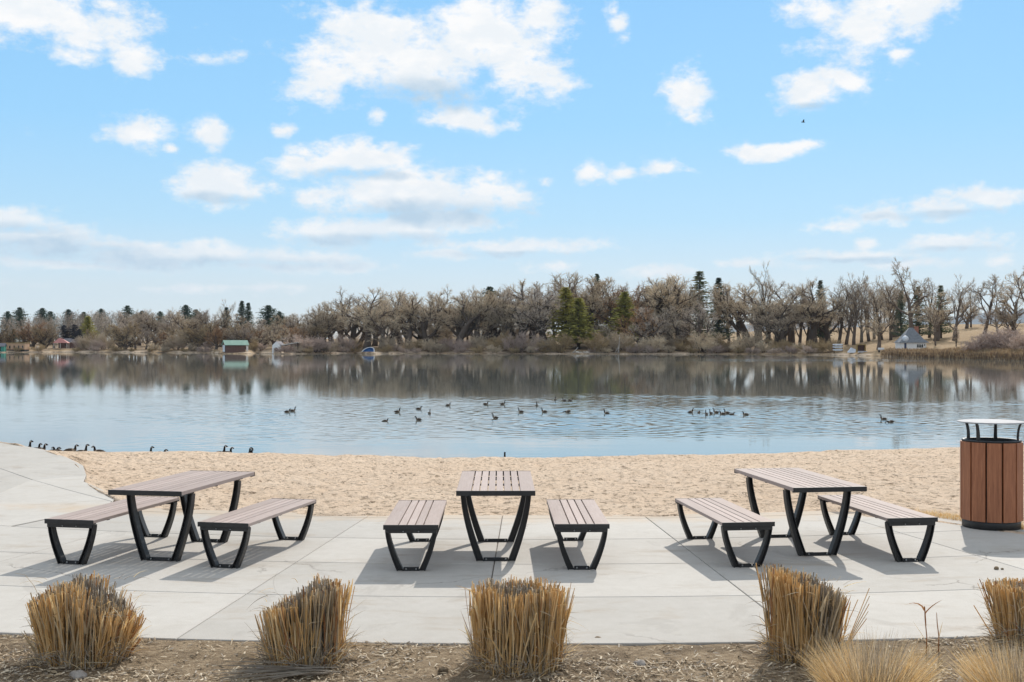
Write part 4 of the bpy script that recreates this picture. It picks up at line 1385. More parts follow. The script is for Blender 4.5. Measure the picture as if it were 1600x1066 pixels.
tree('old', 1612, 414, 60, 'bare crooked tree cut by the right edge of the photo', 1.0, 1, 1.2)
tree('cotton', 1372, 480, 22, 'dark low bare tree with a clear trunk just left of the hut', .8)
tree('upright', 1462, 470, 40, 'forked bare tree just right of the hut', .8)
tree('small', 1494, 508, 36, 'small bare sapling standing alone on the dry slope')
tree('cotton', 1594, 480, 60); tree('cotton_grey', 1560, 486, 110)
for px, yt, d in ((1535, 520, 12), (1550, 512, 18), (1566, 514, 16), (1582, 510, 20), (1600, 514, 14), (1620, 508, 20), (1515, 532, 10)):
    tree('shrub', px, yt, d, None, 1.3)
srg = random.Random(123)
px = 440
while px < 1300:
    if not (884 < px < 926) and not (556 < px < 594) and px > 470:
        hgt = srg.uniform(519, 537) if px < 700 else srg.uniform(514, 536)
        if 1120 < px < 1160 or px > 1225: hgt = srg.uniform(522, 536)
        tree(srg.choice(('shrub', 'shrub_tan', 'shrub_brown')), px, hgt, srg.uniform(3, 13), None, 1.25)
    px += srg.uniform(9, 21)
for px in (132, 156, 240, 262, 282, 300, 326, 396, 408):
    tree(srg.choice(('shrub_brown', 'shrub', 'shrub_tan')), px, srg.uniform(526, 536), srg.uniform(5, 12), None, 1.2)
for px in (30, 64, 118, 150, 175, 206, 232, 258, 290, 318, 446, 462, 486, 512, 536, 552, 604, 628, 655, 688, 716, 742, 768, 802, 828, 856, 880, 930, 952, 990, 1015, 1050, 1085, 1118, 1150, 1180, 1210, 1240, 1262):
    tree(srg.choice(('shrub', 'shrub_tan', 'shrub_brown')), px + srg.uniform(-6, 6), srg.uniform(537, 543), srg.uniform(.8, 2.5), None, 1.6)
for px in (690, 800, 960, 1060):
    tree('shrub_brown', px + srg.uniform(-12, 12), srg.uniform(496, 510), srg.uniform(30, 60), None, 1.3)

# ================================================================== BUILDINGS AND BOATS ON THE FAR SHORE
M['white_paint'] = simple('white_paint', (.72, .72, .72), (.84, .84, .83), .8, .6)
M['bluewhite'] = simple('pale_blue_paint', (.55, .62, .70), (.70, .75, .80), .8, .5)
M['green_roof'] = simple('green_metal_roof', (.21, .37, .28), (.30, .46, .37), .5, .5)
M['green_paint'] = simple('green_paint', (.03, .20, .15), (.05, .28, .21), .6, .6)
M['brown_board'] = simple('brown_boards', (.10, .055, .045), (.16, .09, .07), 1.5, .8)
M['dark'] = simple('dark_timber', (.02, .02, .022), (.045, .042, .04), 1.5, .8)
M['brick_tan'] = simple('tan_masonry', (.42, .26, .16), (.54, .36, .24), 1.2, .9)
M['brick_red'] = simple('red_brick', (.30, .12, .08), (.42, .20, .14), 3, .9)
M['red_roof'] = simple('faded_red_roof', (.42, .15, .13), (.52, .25, .22), .8, .7)
M['slate'] = simple('slate_shingles', (.13, .145, .165), (.23, .25, .275), 2.2, .8, .4)
M['grey_roof'] = simple('grey_shingles', (.16, .15, .17), (.25, .24, .26), 1.5, .85)
M['blue'] = simple('blue_hull_paint', (.03, .11, .30), (.06, .18, .42), .8, .45)
M['door_blue'] = simple('dark_blue_paint', (.02, .035, .09), (.04, .06, .13), 1, .5)
M['glass'] = simple('dark_window_glass', (.02, .025, .03), (.04, .045, .05), 1, .1)
M['ochre'] = simple('ochre_boards', (.26, .17, .06), (.36, .25, .10), 1.5, .8)
M['tarp'] = simple('grey_tarpaulin', (.35, .35, .38), (.5, .5, .53), .7, .7)
M['deadwood'] = simple('bleached_wood', (.42, .39, .36), (.60, .56, .52), 1.2, .85)


def at(px, d, dz=0.0):
    Y = shore_y(px) + d
    return Vector(((px - 800) / FOC * Y, Y, land(px, Y) + dz))


def gable_roof(m, x0, x1, y0, y1, ze, zr, th=.14, ov=.3, mi=0):
    ym = (y0 + y1) / 2
    sl = (zr - ze) / (ym - y0)
    m.prism([(y0 - ov, ze - ov * sl), (ym, zr), (y1 + ov, ze - ov * sl), (y1 + ov, ze - ov * sl + th), (ym, zr + th), (y0 - ov, ze - ov * sl + th)], x0 - ov, x1 + ov, 'x', mi)


def gable_walls(m, x0, x1, y0, y1, ze, zr, mi=0):
    ym = (y0 + y1) / 2
    m.prism([(y0, -.6), (y1, -.6), (y1, ze), (ym, zr), (y0, ze)], x0, x1, 'x', mi)


# boathouse with the green roof
b = empty('boathouse', at(367, 5.5), R(30))
tag(b, 'brown boathouse with a light green gabled roof and white end door', 'boathouse')
m = MB(); gable_walls(m, -4.3, 3.6, -1.9, 1.9, 2.75, 4.3); m.build('wall', M['brown_board'], b)
m = MB(); gable_roof(m, -4.4, 4.7, -2.0, 2.0, 2.75, 4.35); m.build('roof', M['green_roof'], b)
m = MB(); m.box(-4.37, -4.3, -1.45, 1.45, 0, 2.6); m.build('door', M['bluewhite'], b)
m = MB(); m.box(-4.36, -4.305, -1.95, -1.5, -.4, 2.8); m.build('corner_post', M['dark'], b)
for x in (4.1, 4.55):
    m = MB(); m.box(x - .12, x + .12, -1.9, -1.66, -.5, 2.7); m.build('porch_post', M['white_paint'], b)
m = MB(); m.box(-5.2, 5.2, -3.4, -2.0, -.62, -.42); m.build('deck', M['deadwood'], b)
for x in (-4.6, -1.6, 1.6, 4.6):
    m = MB(); m.box(x - .1, x + .1, -3.3, -3.1, -1.8, -.63); m.build('pile', M['dark'], b)

# white gabled boathouse with an arched mouth
b = empty('boathouse', at(431.5, 4.0), R(-9))
tag(b, 'small white gabled boathouse with a dark arched opening and long side wing', 'boathouse')
m = MB()
arch = [(-.95, -.5), (-.95, .8)] + [(.95 * math.cos(R(a)), .8 + .95 * math.sin(R(a))) for a in range(165, 0, -15)] + [(.95, .8), (.95, -.5)]
outer = [(1.55, -.5), (1.55, 2.6), (0, 4.0), (-1.55, 2.6), (-1.55, -.5)]
m.prism(arch + outer, -.15, .15, 'y'); m.build('front_wall', M['white_paint'], b)
m = MB(); m.box(-.93, .93, 1.2, 1.3, -.5, 1.8); m.build('opening_back', M['glass'], b)  # dark sheet standing in for the shade inside the arched opening
m = MB(); m.prism([(-1.7, 2.42), (0, 3.98), (1.7, 2.42), (1.7, 2.58), (0, 4.16), (-1.7, 2.58)], .16, 5.5, 'y'); m.build('roof', M['grey_roof'], b)
for x in (-1.5, 1.5):
    m = MB(); m.box(x - .07, x + .07, .151, 5.2, -.5, 2.55); m.build('side_wall', M['white_paint'], b)
m = MB(); m.box(1.75, 5.0, 1.0, 4.5, -.5, 2.4); m.build('wing_wall', M['brick_tan'], b)
m = MB(); m.prism([(1.7, 2.42), (8.6, 3.55), (8.6, 3.95), (1.7, 2.82)], .6, 4.8, 'y'); m.build('wing_roof', M['deadwood'], b)
for x in (5.6, 8.3):
    m = MB(); m.box(x - .12, x + .12, .8, 1.04, -.5, 2.46 + (x - 1.7) * .163); m.build('post', M['dark'], b)

# blue boat on its side
b = empty('beached_boat', at(575, 4.2, .05), R(4))
tag(b, 'blue boat with a white rim lying on its side on the bank', 'boat')
out = [(-2.5, .05), (-2.1, .55), (-1.5, 1.05), (-.7, 1.5), (.2, 1.78), (1.1, 1.85), (1.9, 1.7), (2.35, 1.25), (2.5, .6), (2.42, .0)]
cxx, czz = .45, .55
def ringp(s, y): return [(cxx + (x - cxx) * s, y, max(-.15, czz + (z - czz) * s)) for x, z in out]
m = MB(); n = len(out)
R0, R1, R2, R3 = ringp(1, -.15), ringp(.84, -.15), ringp(.72, .5), ringp(.3, .85)
vs = R1 + R2 + R3
m.add(vs, [(k * n + i, k * n + i + 1, (k + 1) * n + i + 1, (k + 1) * n + i) for k in range(2) for i in range(n - 1)] + [tuple(2 * n + i for i in range(n))] + [(2 * n - 1, n, 2 * n, 3 * n - 1), (n - 1, 0, n, 2 * n - 1)], 0, False)
m.build('hull_interior', M['blue'], b)
m = MB(); O2 = ringp(1.0, .0); O3 = ringp(.88, .65); O4 = ringp(.4, 1.1)
vs = R1 + R0 + O2 + O3 + O4
m.add(vs, [(k * n + i, k * n + i + 1, (k + 1) * n + i + 1, (k + 1) * n + i) for k in range(4) for i in range(n - 1)] + [tuple(4 * n + i for i in range(n))])
m.build('hull', M['white_paint'], b)

# grey cover among the brush
b = MB(); b.lathe([(1.15, -.3), (1.12, .8), (.98, 1.6), (.7, 2.3), (.3, 2.75), (.02, 2.85)], 14)
o = b.build('tarpaulin_cover', M['tarp']); o.location = at(549.5, 5); o.scale = (1, .7, 1)
tag(o, 'rounded grey tarpaulin cover standing in brush left of the blue boat', 'cover')

# tan building at the far left
b = empty('masonry_building', at(25, 5, .2), R(-4))
tag(b, 'long low tan masonry building with dark slit windows at far left waterside', 'building')
m = MB(); m.box(-4.7, 4.7, -1.6, 3, .25, 3.0); m.build('wall', M['brick_tan'], b)
m = MB(); m.box(-4.85, 4.85, -1.75, 3.15, 3.0, 3.3); m.build('roof', M['ochre'], b)
m = MB(); m.box(-4.3, 4.6, -1.45, 2.9, -1.2, .25); m.build('undercroft', M['dark'], b)
for x in (-4.0, -2.0, 0, 2.0, 3.8):
    m = MB(); m.box(x - .28, x + .28, -1.66, -1.6, .7 if x > -3 else 1.5, 1.95); m.build('window', M['glass'], b)

# green shed cut by the left edge
b = empty('green_shed', at(1, 2.5, .1), R(5))
tag(b, 'teal green waterside shed with dark roof cut by the left edge', 'shed')
m = MB(); gable_walls(m, -2.6, 1.9, -1.4, 1.4, 2.3, 3.4); m.build('wall', M['green_paint'], b)
m = MB(); gable_roof(m, -2.7, 2.0, -1.4, 1.4, 2.3, 3.45); m.build('roof', M['grey_roof'], b)
m = MB(); m.box(-.9, .5, -1.46, -1.4, .2, 1.9); m.build('door', M['dark'], b)

# pavilion with the red roof and the house behind
b = empty('pavilion', at(95, 12, .1), R(8))
tag(b, 'open pavilion with a faded red hipped roof on the left far shore', 'pavilion')
m = MB(); zz0, zz1 = 2.5, 4.7
vs = [(-3.0, -2.3, zz0), (3.6, -2.3, zz0), (3.6, 2.3, zz0), (-3.0, 2.3, zz0), (-.9, 0, zz1), (.6, 0, zz1 - .1)]
m.add(vs, [(0, 1, 5, 4), (1, 2, 5), (2, 3, 4, 5), (3, 0, 4), (3, 2, 1, 0)]); m.build('roof', M['red_roof'], b)
for x, y in ((-2.6, -1.9), (3.1, -1.9), (-2.6, 1.9), (3.1, 1.9), (.2, -1.9)):
    m = MB(); m.box(x - .12, x + .12, y - .12, y + .12, -.5, zz0 - .003); m.build('post', M['deadwood'], b)
b = empty('house', at(107, 26, .1), R(-6))
tag(b, 'low house with a grey hipped roof behind the red roofed pavilion', 'house')
m = MB(); m.box(-3.6, 3.6, -2.5, 2.5, -.5, 2.4); m.build('wall', M['brown_board'], b)
m = MB(); m.add([(-4, -3, 2.4), (4, -3, 2.4), (4, 3, 2.4), (-4, 3, 2.4), (-1.8, 0, 4.3), (1.6, 0, 4.3)], [(0, 1, 5, 4), (1, 2, 5), (2, 3, 4, 5), (3, 0, 4), (3, 2, 1, 0)]); m.build('roof', M['grey_roof'], b)
m = MB(); m.box(-.6, .6, -2.56, -2.5, .8, 1.8); m.build('window', M['glass'], b)
b = MB(); b.box(-.75, .75, -.4, .4, 0, 1.1); b.prism([(-.8, 1.1), (.8, 1.1), (0, 1.45)], -.45, .45); o = b.build('white_crate', M['white_paint'], None, .03); o.location = at(59, 7)
tag(o, 'small white box on the bank between tan building and red roof', 'box')

# hut with the slate roof
b = empty('lakeside_hut', at(1424, 24, .1), R(-3), .88)
tag(b, 'white lakeside hut with a steep slate roof and brick chimney', 'hut')
def band(z): return [(-5.1, -3.4, z), (4.6, -3.4, z), (4.6, 3.4, z), (-5.1, 3.4, z)]
m = MB(); m.box(-4.9, 4.4, -3.1, 3.1, -1.2, 2.35); m.build('wall', M['white_paint'], b)
m = MB()
prof = [(1.0, 2.3), (.99, 2.42), (.74, 3.7), (.48, 5.4), (.12, 7.7)]
vs = []
for s, z in prof: vs += [(-.2 + (-5.1) * s, -3.7 * s, z), (-.2 + 5.4 * s * (1.02 if s > .9 else .93), -3.7 * s, z), (-.2 + 5.4 * s * (1.02 if s > .9 else .93), 3.7 * s, z), (-.2 + (-5.1) * s, 3.7 * s, z)]
fs = [(4 * k + i, 4 * k + (i + 1) % 4, 4 * k + 4 + (i + 1) % 4, 4 * k + 4 + i) for k in range(4) for i in range(4)] + [(3, 2, 1, 0), (16, 17, 18, 19)]
m.add(vs, fs); m.build('roof', M['slate'], b)
m = MB(); m.box(1.5, 2.75, .6, 1.7, 3, 8.0); m.box(1.4, 2.85, .5, 1.8, 7.95, 8.2); m.build('chimney', M['brick_red'], b)
m = MB()
dom = [(.02, 0), (.55, .04), (.95, .2), (1.12, .55), (1.12, 1.0)]
m.lathe([(r, z) for r, z in dom], 20)
d_ = m.build('rounded_dormer', M['bluewhite'], b); d_.location = (-2.9, -3.65, 3.6); d_.rotation_euler = (R(-82), 0, 0)
m = MB(); m.box(-3.35, -2.6, -3.16, -3.1, -1.0, 2.2); m.build('door', M['door_blue'], b)
wf = MB(); wf.box(.95, 3.35, -3.15, -3.1, .5, 1.95); wf = wf.build('window', M['white_paint'], b)
for x in (1.1, 1.87, 2.64):
    m = MB(); m.prism([(x, .6), (x + .6, .6), (x + .6, 1.5), (x + .45, 1.75), (x + .15, 1.75), (x, 1.5)], -3.2, -3.151); m.build('pane', M['glass'], wf)
m = MB(); m.box(3.6, 3.9, -3.15, -3.1, 1.2, 1.8); m.build('vent', M['dark'], b)

# things on the landing beach
b = empty('boat_rack', at(1309, 6), R(6)); tag(b, 'rack of pale boats stacked beside a dark post on the landing beach', 'boat rack')
for z in (.55, 1.5, 2.35):
    m = MB(); m.prism([(-1.75, z + .3), (-1.2, z), (1.1, z), (1.75, z + .35), (1.5, z + .62), (-1.5, z + .55)], -.6, .6); m.build('boat', M['bluewhite'], b, .05)
for x in (-1.0, 1.9):
    m = MB(); m.box(x - .12, x + .12, .7, .94, -.3, 3.0); m.build('post', M['dark'], b)
b = MB()
b.add([(-1.6, -.9, .1), (1.5, -.9, .0), (1.5, .9, .0), (-1.6, .9, .1), (-.5, 0, 1.9), (1.1, 0, 1.2), (-1.75, 0, .35), (1.7, 0, .2)], [(0, 1, 5, 4), (2, 3, 4, 5), (3, 6, 4), (6, 0, 4), (1, 7, 5), (7, 2, 5), (0, 6, 3, 2, 7, 1)])
o = b.build('covered_boat', M['bluewhite'], None, .05); o.location = at(1332, 5.5)
tag(o, 'white boat under a peaked cover left of the ochre box', 'boat')
b = empty('ochre_kiosk', at(1345, 6.5), R(-4)); tag(b, 'square ochre box with a dark open front on the landing beach', 'kiosk')
m = MB()
for x0, x1, z0, z1 in ((-1.5, -1.2, 0, 2.5), (1.2, 1.5, 0, 2.5), (-1.5, 1.5, 2.5, 2.75)): m.box(x0, x1, -.8, .8, z0, z1)
m.build('frame', M['ochre'], b)
m = MB(); m.box(-1.19, 1.19, .5, .7, 0, 2.49); m.build('back_panel', M['brown_board'], b)
m = MB(); m.box(-1.2, 1.9, -1.1, -.85, .0, .55); m.build('low_front', M['tarp'], b)
b = empty('white_bench', at(1377, 9), 0); tag(b, 'small pale bench on the sand left of the reeds', 'bench')
m = MB(); m.box(-1.0, 1.0, -.3, .3, .55, .72); m.build('seat', M['deadwood'], b)
m = MB(); m.box(-1.0, 1.0, .25, .35, .75, 1.35); m.build('backrest', M['white_paint'], b)
for x in (-.7, .7):
    m = MB(); m.box(x - .22, x + .22, -.28, .28, -.2, .548); m.build('leg', M['dark'], b)

# boulders, driftwood, a bleached dead trunk
brg = random.Random(8)
for k in range(11):
    px = 903 + k * 4.2 + brg.uniform(-1, 1)
    m = MB(); s = brg.uniform(.35, .75); rock(m, (0, 0, 0), (s * 1.3, s, s * .7), k * 1.7)
    o = m.build('boulder', M['pale_stone']); o.location = at(px, brg.uniform(.8, 4.5), .15)
    tag(o, 'pale boulder in the heap at the waterline below the yellow green conifers', 'boulder', 'boulders at the waterline of the far shore')
m = MB(); m.tube([(-1.2, 0, -.2), (0, 0, .9), (1.0, .2, 2.1)], [.22, .18, .1], 7); o = m.build('driftwood_log', M['deadwood']); o.location = at(899, 2)
tag(o, 'bleached log leaning on the bank left of the boulder heap', 'log')
m = MB(); m.tube([(0, 0, -.4), (.15, 0, 1.8), (.45, 0, 4.2), (.5, 0, 6.6)], [.34, .26, .2, .08], 7); m.tube([(-1.2, 0, -.3), (-.6, 0, 1.2), (.2, 0, 2.5)], [.16, .14, .1], 6)
o = m.build('dead_trunk', M['deadwood']); o.location = at(966, 3)
tag(o, 'bleached dead tree trunk standing at the waterline right of the boulders', 'tree trunk')

# reeds along the right shore
M['reed'] = straw('dry_reed', (.27, .18, .10), (.40, .285, .165), (.54, .41, .26), .25)
M['reed_dark'] = straw('old_reed', (.11, .075, .05), (.19, .13, .085), (.28, .2, .13), .15)
m = MB(); rg = random.Random(31)
for i in range(15000):
    px = 1376 + 330 * rg.random() ** .9
    dd = rg.uniform(-1.2, 9)
    Y = shore_y(px) + dd; X = (px - 800) / FOC * Y
    L = (1.5 + .5 * noise.noise((X * .2, Y * .08, 0))) * rg.uniform(.75, 1.15) * min(1, (px - 1370) / 20) * (1 if dd > 0 else .75)
    z = max(land(px, Y), LAKE - .3)
    d = Vector((rg.gauss(0, .14), rg.gauss(0, .14), 1)).normalized(); s = Vector((rg.uniform(-1, 1), rg.uniform(-1, 1), 0)).normalized() * rg.uniform(.03, .06)
    p = Vector((X, Y, z))
    m.add([p - s, p + s, p + d * L * .7 + s * 1.1, p + d * L, p + d * L * .7 - s * 1.1], [(0, 1, 2, 3, 4)], 0 if rg.random() < (.75 if dd > 1.5 else .35) else 1)
tag(m.build('reed_bed', [M['reed'], M['reed_dark']]), kind='stuff', label='band of dry golden reeds along the right shore', cat='reeds')

# the wood that goes on behind the front rows
m = MB(); rg = random.Random(55)
def far_tree(px, d, H, W):
    Y = shore_y(px) + d; X = (px - 800) / FOC * Y; z = land(px, Y)
    m.tube([(X, Y, z - .3), (X + rg.uniform(-.6, .6), Y, z + H * .7)], [.22, .07], 4, 1)
    for i in range(230):
        t = rg.uniform(.08, 1.0)
        w = W * (.35 + .65 * math.sin(PI * min(1, t * .85 + .08))) * math.sqrt(rg.random())
        a = rg.uniform(0, 6.28)
        p = Vector((X + w * math.cos(a), Y + w * math.sin(a), z + H * t * (1 - .12 * w / W)))
        o = Vector((math.cos(a) * w / W, math.sin(a) * w / W, .9)) + rv(rg) * .4; o.normalize()
        L = rg.uniform(.9, 2.6); r = rg.uniform(.025, .07)
        s = o.cross(rv(rg)).normalized() * r
        q = p + o * L * .5 + rv(rg) * L * .08
        m.add([p - s, p + s, q + s * .8, p + o * L, q - s * .8], [(0, 1, 2, 3, 4)], 0 if rg.random() < .6 else 1)
for i in range(80):
    px = rg.uniform(-60, 470); far_tree(px, rg.uniform(110, 230), interp([(-60, 12), (150, 15), (330, 15), (470, 12)], px) * rg.uniform(.8, 1.1), rg.uniform(3.5, 5.5))
for i in range(120):
    px = rg.uniform(400, 1130); far_tree(px, rg.uniform(70, 150), rg.uniform(5, 10), rg.uniform(4, 6))
for i in range(14):
    px = rg.uniform(1130, 1400); far_tree(px, rg.uniform(110, 190), rg.uniform(7, 12), rg.uniform(3, 5))
for i in range(150):
    px = rg.uniform(-560, -40); far_tree(px, rg.uniform(8, 120), rg.uniform(8, 16), rg.uniform(3.5, 6))
for i in range(40):
    px = rg.uniform(1660, 2100); far_tree(px, rg.uniform(12, 120), rg.uniform(7, 15), rg.uniform(3.5, 6))
tag(m.build('distant_wood', [M['twig_grey'], M['twig_brown']]), kind='stuff', label='mass of bare wood behind the first rows of trees', cat='wood')

# ================================================================== GEESE
def goose_mat():
    m, nt, b = mat('goose_plumage')
    at_ = nt.new('ShaderNodeVertexColor'); at_.layer_name = 'plumage'
    nt.l.new(at_.outputs[0], b.inputs['Base Color']); b.inputs['Roughness'].default_value = .8; b.inputs['Specular IOR Level'].default_value = .15
    return m


M['goose'] = goose_mat()
M['goose_leg'] = simple('black_webbed_leg', (.015, .015, .015), (.03, .03, .03), 8, .6)


def goose_mesh(pose):
    if pose == 'up':
        P = [(-.33, .30), (-.27, .305), (-.18, .31), (-.06, .31), (.06, .31), (.14, .335), (.185, .385), (.20, .445), (.205, .51), (.21, .57), (.225, .615), (.255, .635), (.295, .632), (.33, .622), (.36, .615)]
    elif pose == 'curved':
        P = [(-.33, .30), (-.27, .305), (-.18, .31), (-.06, .31), (.06, .31), (.14, .33), (.185, .365), (.20, .41), (.20, .455), (.205, .495), (.225, .525), (.255, .54), (.295, .535), (.33, .522), (.36, .512)]
    elif pose == 'feed':
        P = [(-.33, .34), (-.27, .34), (-.18, .335), (-.06, .325), (.06, .31), (.14, .305), (.20, .31), (.25, .32), (.30, .325), (.345, .32), (.38, .31), (.41, .30), (.445, .285), (.475, .27), (.50, .26)]
    else:  # rest
        P = [(-.33, .24), (-.27, .245), (-.18, .25), (-.06, .25), (.06, .25), (.13, .27), (.165, .30), (.175, .335), (.175, .365), (.18, .39), (.20, .41), (.23, .42), (.27, .412), (.30, .40), (.33, .392)]
    Ry = [.018, .06, .105, .128, .125, .098, .068, .048, .041, .038, .039, .043, .038, .022, .011]
    Rz = [.010, .035, .085, .115, .115, .098, .072, .054, .045, .041, .042, .046, .040, .022, .008]
    n = 12; vs = []; cols = []
    for i, (x, z) in enumerate(P):
        a = Vector(P[max(0, i - 1)]); c = Vector(P[min(len(P) - 1, i + 1)]); d = (c - a).normalized()
        up = Vector((-d.y, d.x))
        for k in range(n):
            t = 2 * PI * k / n
            oy, ou = math.cos(t) * Ry[i], math.sin(t) * Rz[i]
            vs.append((x + up.x * ou, oy, z + up.y * ou))
            if i <= 1: cc = (.04, .035, .03) if math.sin(t) > -.2 else (.7, .7, .68)
            elif i <= 4: cc = (.065, .048, .036) if math.sin(t) > -.35 else (.20, .165, .13)
            elif i <= 6: cc = (.34, .28, .22) if i == 5 else (.12, .10, .08)
            elif i in (11,) and abs(math.cos(t)) > .45 and math.sin(t) < .45: cc = (.75, .75, .72)
            else: cc = (.012, .012, .013)
            cols.append((*cc, 1))
    fs = [(i * n + k, i * n + (k + 1) % n, (i + 1) * n + (k + 1) % n, (i + 1) * n + k) for i in range(len(P) - 1) for k in range(n)]
    fs += [tuple(range(n - 1, -1, -1)), tuple((len(P) - 1) * n + k for k in range(n))]
    m = MB(); m.add(vs, fs, 0, True)
    me = m.mesh('goose_body', M['goose'])
    ca = me.color_attributes.new('plumage', 'FLOAT_COLOR', 'POINT')
    for i, c in enumerate(cols): ca.data[i].color = c
    return me


GM = {k: goose_mesh(k) for k in ('up', 'curved', 'feed', 'rest')}
ml = MB()
ml.tube([(0, 0, .22), (-.015, 0, .12), (.0, 0, .012)], [.022, .012, .010], 6)
ml.add([(-.01, -.012, .002), (.085, -.04, .002), (.095, 0, .002), (.085, .04, .002), (-.01, .012, .002), (0, 0, .02)], [(0, 1, 2, 3, 4), (0, 5, 1), (1, 5, 2), (2, 5, 3), (3, 5, 4), (4, 5, 0)])
LEG = ml.mesh('goose_leg', M['goose_leg'])

SWIM = [  # px, py of the waterline, heading (0 = right, 180 = left, 90 = away), pose, label
    (449, 644.5, 5, 'curved', 'rear goose of the close pair swimming far left of the flock'), (457.5, 643, 0, 'up', 'front goose of the close pair swimming far left of the flock'),
    (602, 658.5, 25, 'rest', 'low goose nearest the beach at the left of the flock'), (621, 644.5, 10, 'up', 'goose swimming right, second from the flock\'s left end'),
    (654.5, 640, 5, 'curved', 'goose swimming right above another in the left of the flock'), (671, 647, 80, 'up', 'goose seen end on just right of two geese one above another'),
    (654, 657, 170, 'curved', 'goose swimming left below another in the left of the flock'), (700, 634.5, 15, 'curved', 'goose swimming right alone in the left half of the flock, farther out'),
    (759, 632.5, 5, 'curved', 'left goose of two swimming right at the back of the flock'), (785.5, 632.5, 5, 'up', 'right goose of two swimming right at the back of the flock'),
    (774, 654, 178, 'up', 'goose swimming left below the two at the back of the flock'), (814, 644.5, 165, 'up', 'goose swimming left, upright neck, in the middle of the flock'),
    (839, 634.5, 95, 'up', 'goose seen end on above the middle of the flock'), (850.5, 644.5, 180, 'up', 'goose swimming left just below the end on one mid flock'),
    (868, 626, 95, 'up', 'leftmost of three geese swimming farthest out'), (882, 626.5, 150, 'curved', 'middle one of three geese swimming farthest out'), (891, 626.5, 10, 'curved', 'rightmost of three geese swimming farthest out'),
    (887.5, 644.5, 180, 'feed', 'goose with lowered neck right of the middle of the flock'), (948, 647, 178, 'up', 'lone goose swimming left with wide water on its right'),
    (1079, 645.5, 10, 'up', 'goose facing right at the left end of the tight right hand group'), (1092, 645.5, 60, 'rest', 'small low goose second in the tight right hand group'), (1104, 648.5, 100, 'up', 'goose seen end on third in the tight right hand group'),
    (1111, 647, 110, 'up', 'goose seen end on fourth in the tight right hand group'), (1119, 645.5, 178, 'up', 'goose swimming left in the middle of the tight group'), (1129, 648, 175, 'curved', 'goose swimming left leading three close ones in the tight group'),
    (1136, 646.5, 170, 'up', 'goose in the middle of three close ones in the tight group'), (1144, 648, 20, 'rest', 'low goose last of three close ones in the tight group'), (1165, 649, 180, 'curved', 'goose swimming left trailing behind the tight right hand group'),
    (1380.5, 656, 172, 'up', 'rear goose of the pair swimming near the litter bin'), (1392, 660.5, 185, 'feed', 'front goose with lowered head of the pair near the litter bin')]
for px, py, hd, pose, lab in SWIM:
    p = gp(px, py, LAKE)
    o = mesh_obj('goose', GM[pose]); o.location = (p.x, p.y, LAKE - .235 * .7); o.rotation_euler = (0, 0, R(hd)); o.scale = (.68, .68, .70)
    tag(o, lab, 'goose', 'geese swimming on the lake')
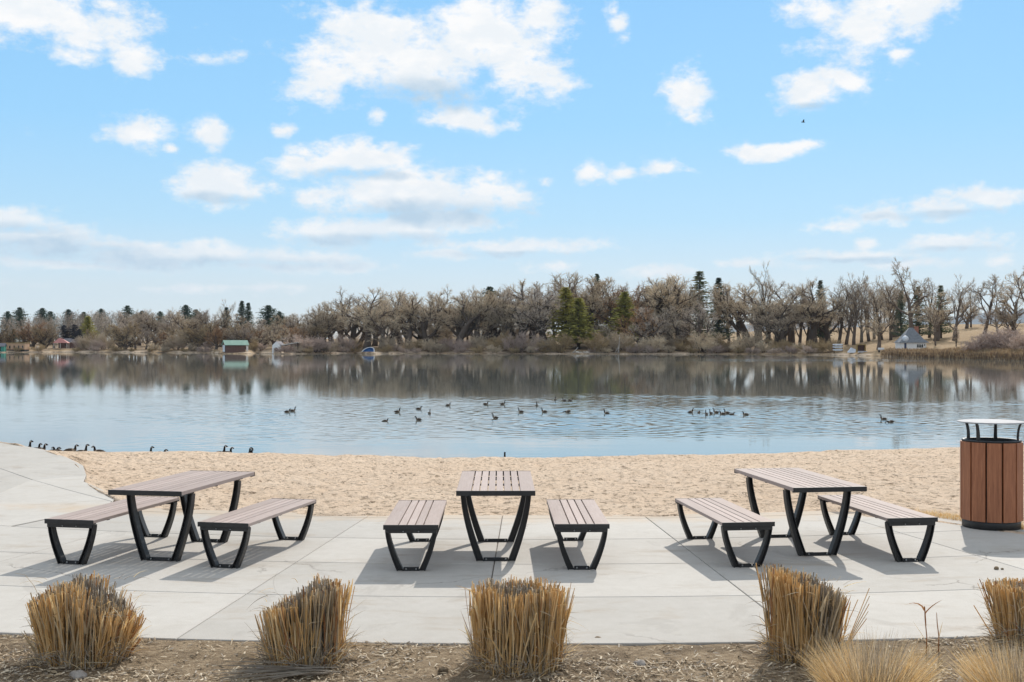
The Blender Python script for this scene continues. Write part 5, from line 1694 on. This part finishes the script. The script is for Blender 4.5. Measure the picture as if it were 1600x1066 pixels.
STAND = [  # px, py of the head top, heading, pose, label
    (40, 688.5, -10, 'up', 'goose at the far left beyond the walk, only head and neck showing'), (55, 693.5, 60, 'curved', 'left goose of the pair close behind the walk edge'), (62, 693.2, 0, 'curved', 'right goose of the pair close behind the walk edge'),
    (83, 699, 20, 'rest', 'left of two geese resting low on the sand edge'), (90, 698.5, 160, 'rest', 'right of two geese resting low on the sand edge'),
    (110, 695, 8, 'curved', 'goose facing right with orange lit breast, right of the resting two'), (127, 694.5, 5, 'up', 'goose with upright neck facing right, second of the spaced three'), (155, 697, 175, 'curved', 'goose facing left with its body to the right'),
    (228.5, 698, 5, 'up', 'lone goose on the sand edge above the left picnic table'), (251, 702.5, 30, 'rest', 'goose mostly hidden by the sand, only its head showing'),
    (343, 696.5, 10, 'up', 'tallest goose of the two standing close on the sand edge'), (354, 699.5, 40, 'curved', 'shorter goose beside the tallest one on the sand edge'),
    (383, 699.5, 5, 'up', 'left goose of the rightmost pair on the sand edge'), (389.5, 702.5, 70, 'curved', 'right goose of the rightmost pair on the sand edge, mostly hidden'),
    (788, 707.5, 85, 'up', 'lone goose neck showing above the sand in the middle of the photo')]
HT = {'up': .66, 'curved': .575, 'feed': .4, 'rest': .455}
for px, py, hd, pose, lab in STAND:
    Y = YC + .3
    while Y < 47.2:
        ztop = EYE - (py - HOR) / FOC * Y
        if sand_base(px, Y) + HT[pose] * .86 <= ztop: break
        Y += .05
    X = (px - 800) / FOC * Y; z = sand_base(px, Y)
    o = empty('goose', (X, Y, z), R(hd), .86); tag(o, lab, 'goose', 'geese standing at the water edge of the beach')
    mesh_obj('body', GM[pose], o)
    if pose != 'rest':
        for s in (-.05, .05):
            l = mesh_obj('leg', LEG, o); l.location = (-.02 if s < 0 else .03, s, 0)
# flying bird
b = empty('flying_bird', Vector(((1255 - 800) / FOC * 120, 120, EYE + (HOR - 191) / FOC * 120)), R(170))
tag(b, 'small dark bird flying under the clouds at upper right', 'bird')
m = MB(); m.tube([(-.22, 0, 0), (-.12, 0, .0), (0, 0, 0), (.12, 0, .01), (.19, 0, .02), (.24, 0, .015)], [.01, .035, .05, .04, .028, .005], 8); m.build('body', M['goose_leg'], b)
for s in (-1, 1):
    m = MB(); m.prism([(-.06, 0), (.07, 0), (.05, .16), (-.05, .30), (-.10, .28), (-.10, .12)], 0, .012, 'z')
    w = m.build('wing', M['goose_leg'], b); w.rotation_euler = (R(48 * s) if s > 0 else R(132), 0, 0); w.location = (0, 0, .02)

# ================================================================== AIR
m = MB(); m.box(-11600, 11600, -600, 11600, -7, 460)
hz = m.build('haze', M['white_paint']); tag(hz, kind='stuff')
hm = bpy.data.materials.new('thin_air'); hm.use_nodes = True
ht = NT(hm.node_tree)
for nd in list(ht.n): ht.n.remove(nd)
pv = ht.new('ShaderNodeVolumePrincipled'); pv.inputs['Color'].default_value = (.62, .80, 1, 1); pv.inputs['Density'].default_value = 3.5e-5
oo = ht.new('ShaderNodeOutputMaterial'); ht.l.new(pv.outputs[0], oo.inputs['Volume'])
hz.data.materials.clear(); hz.data.materials.append(hm)
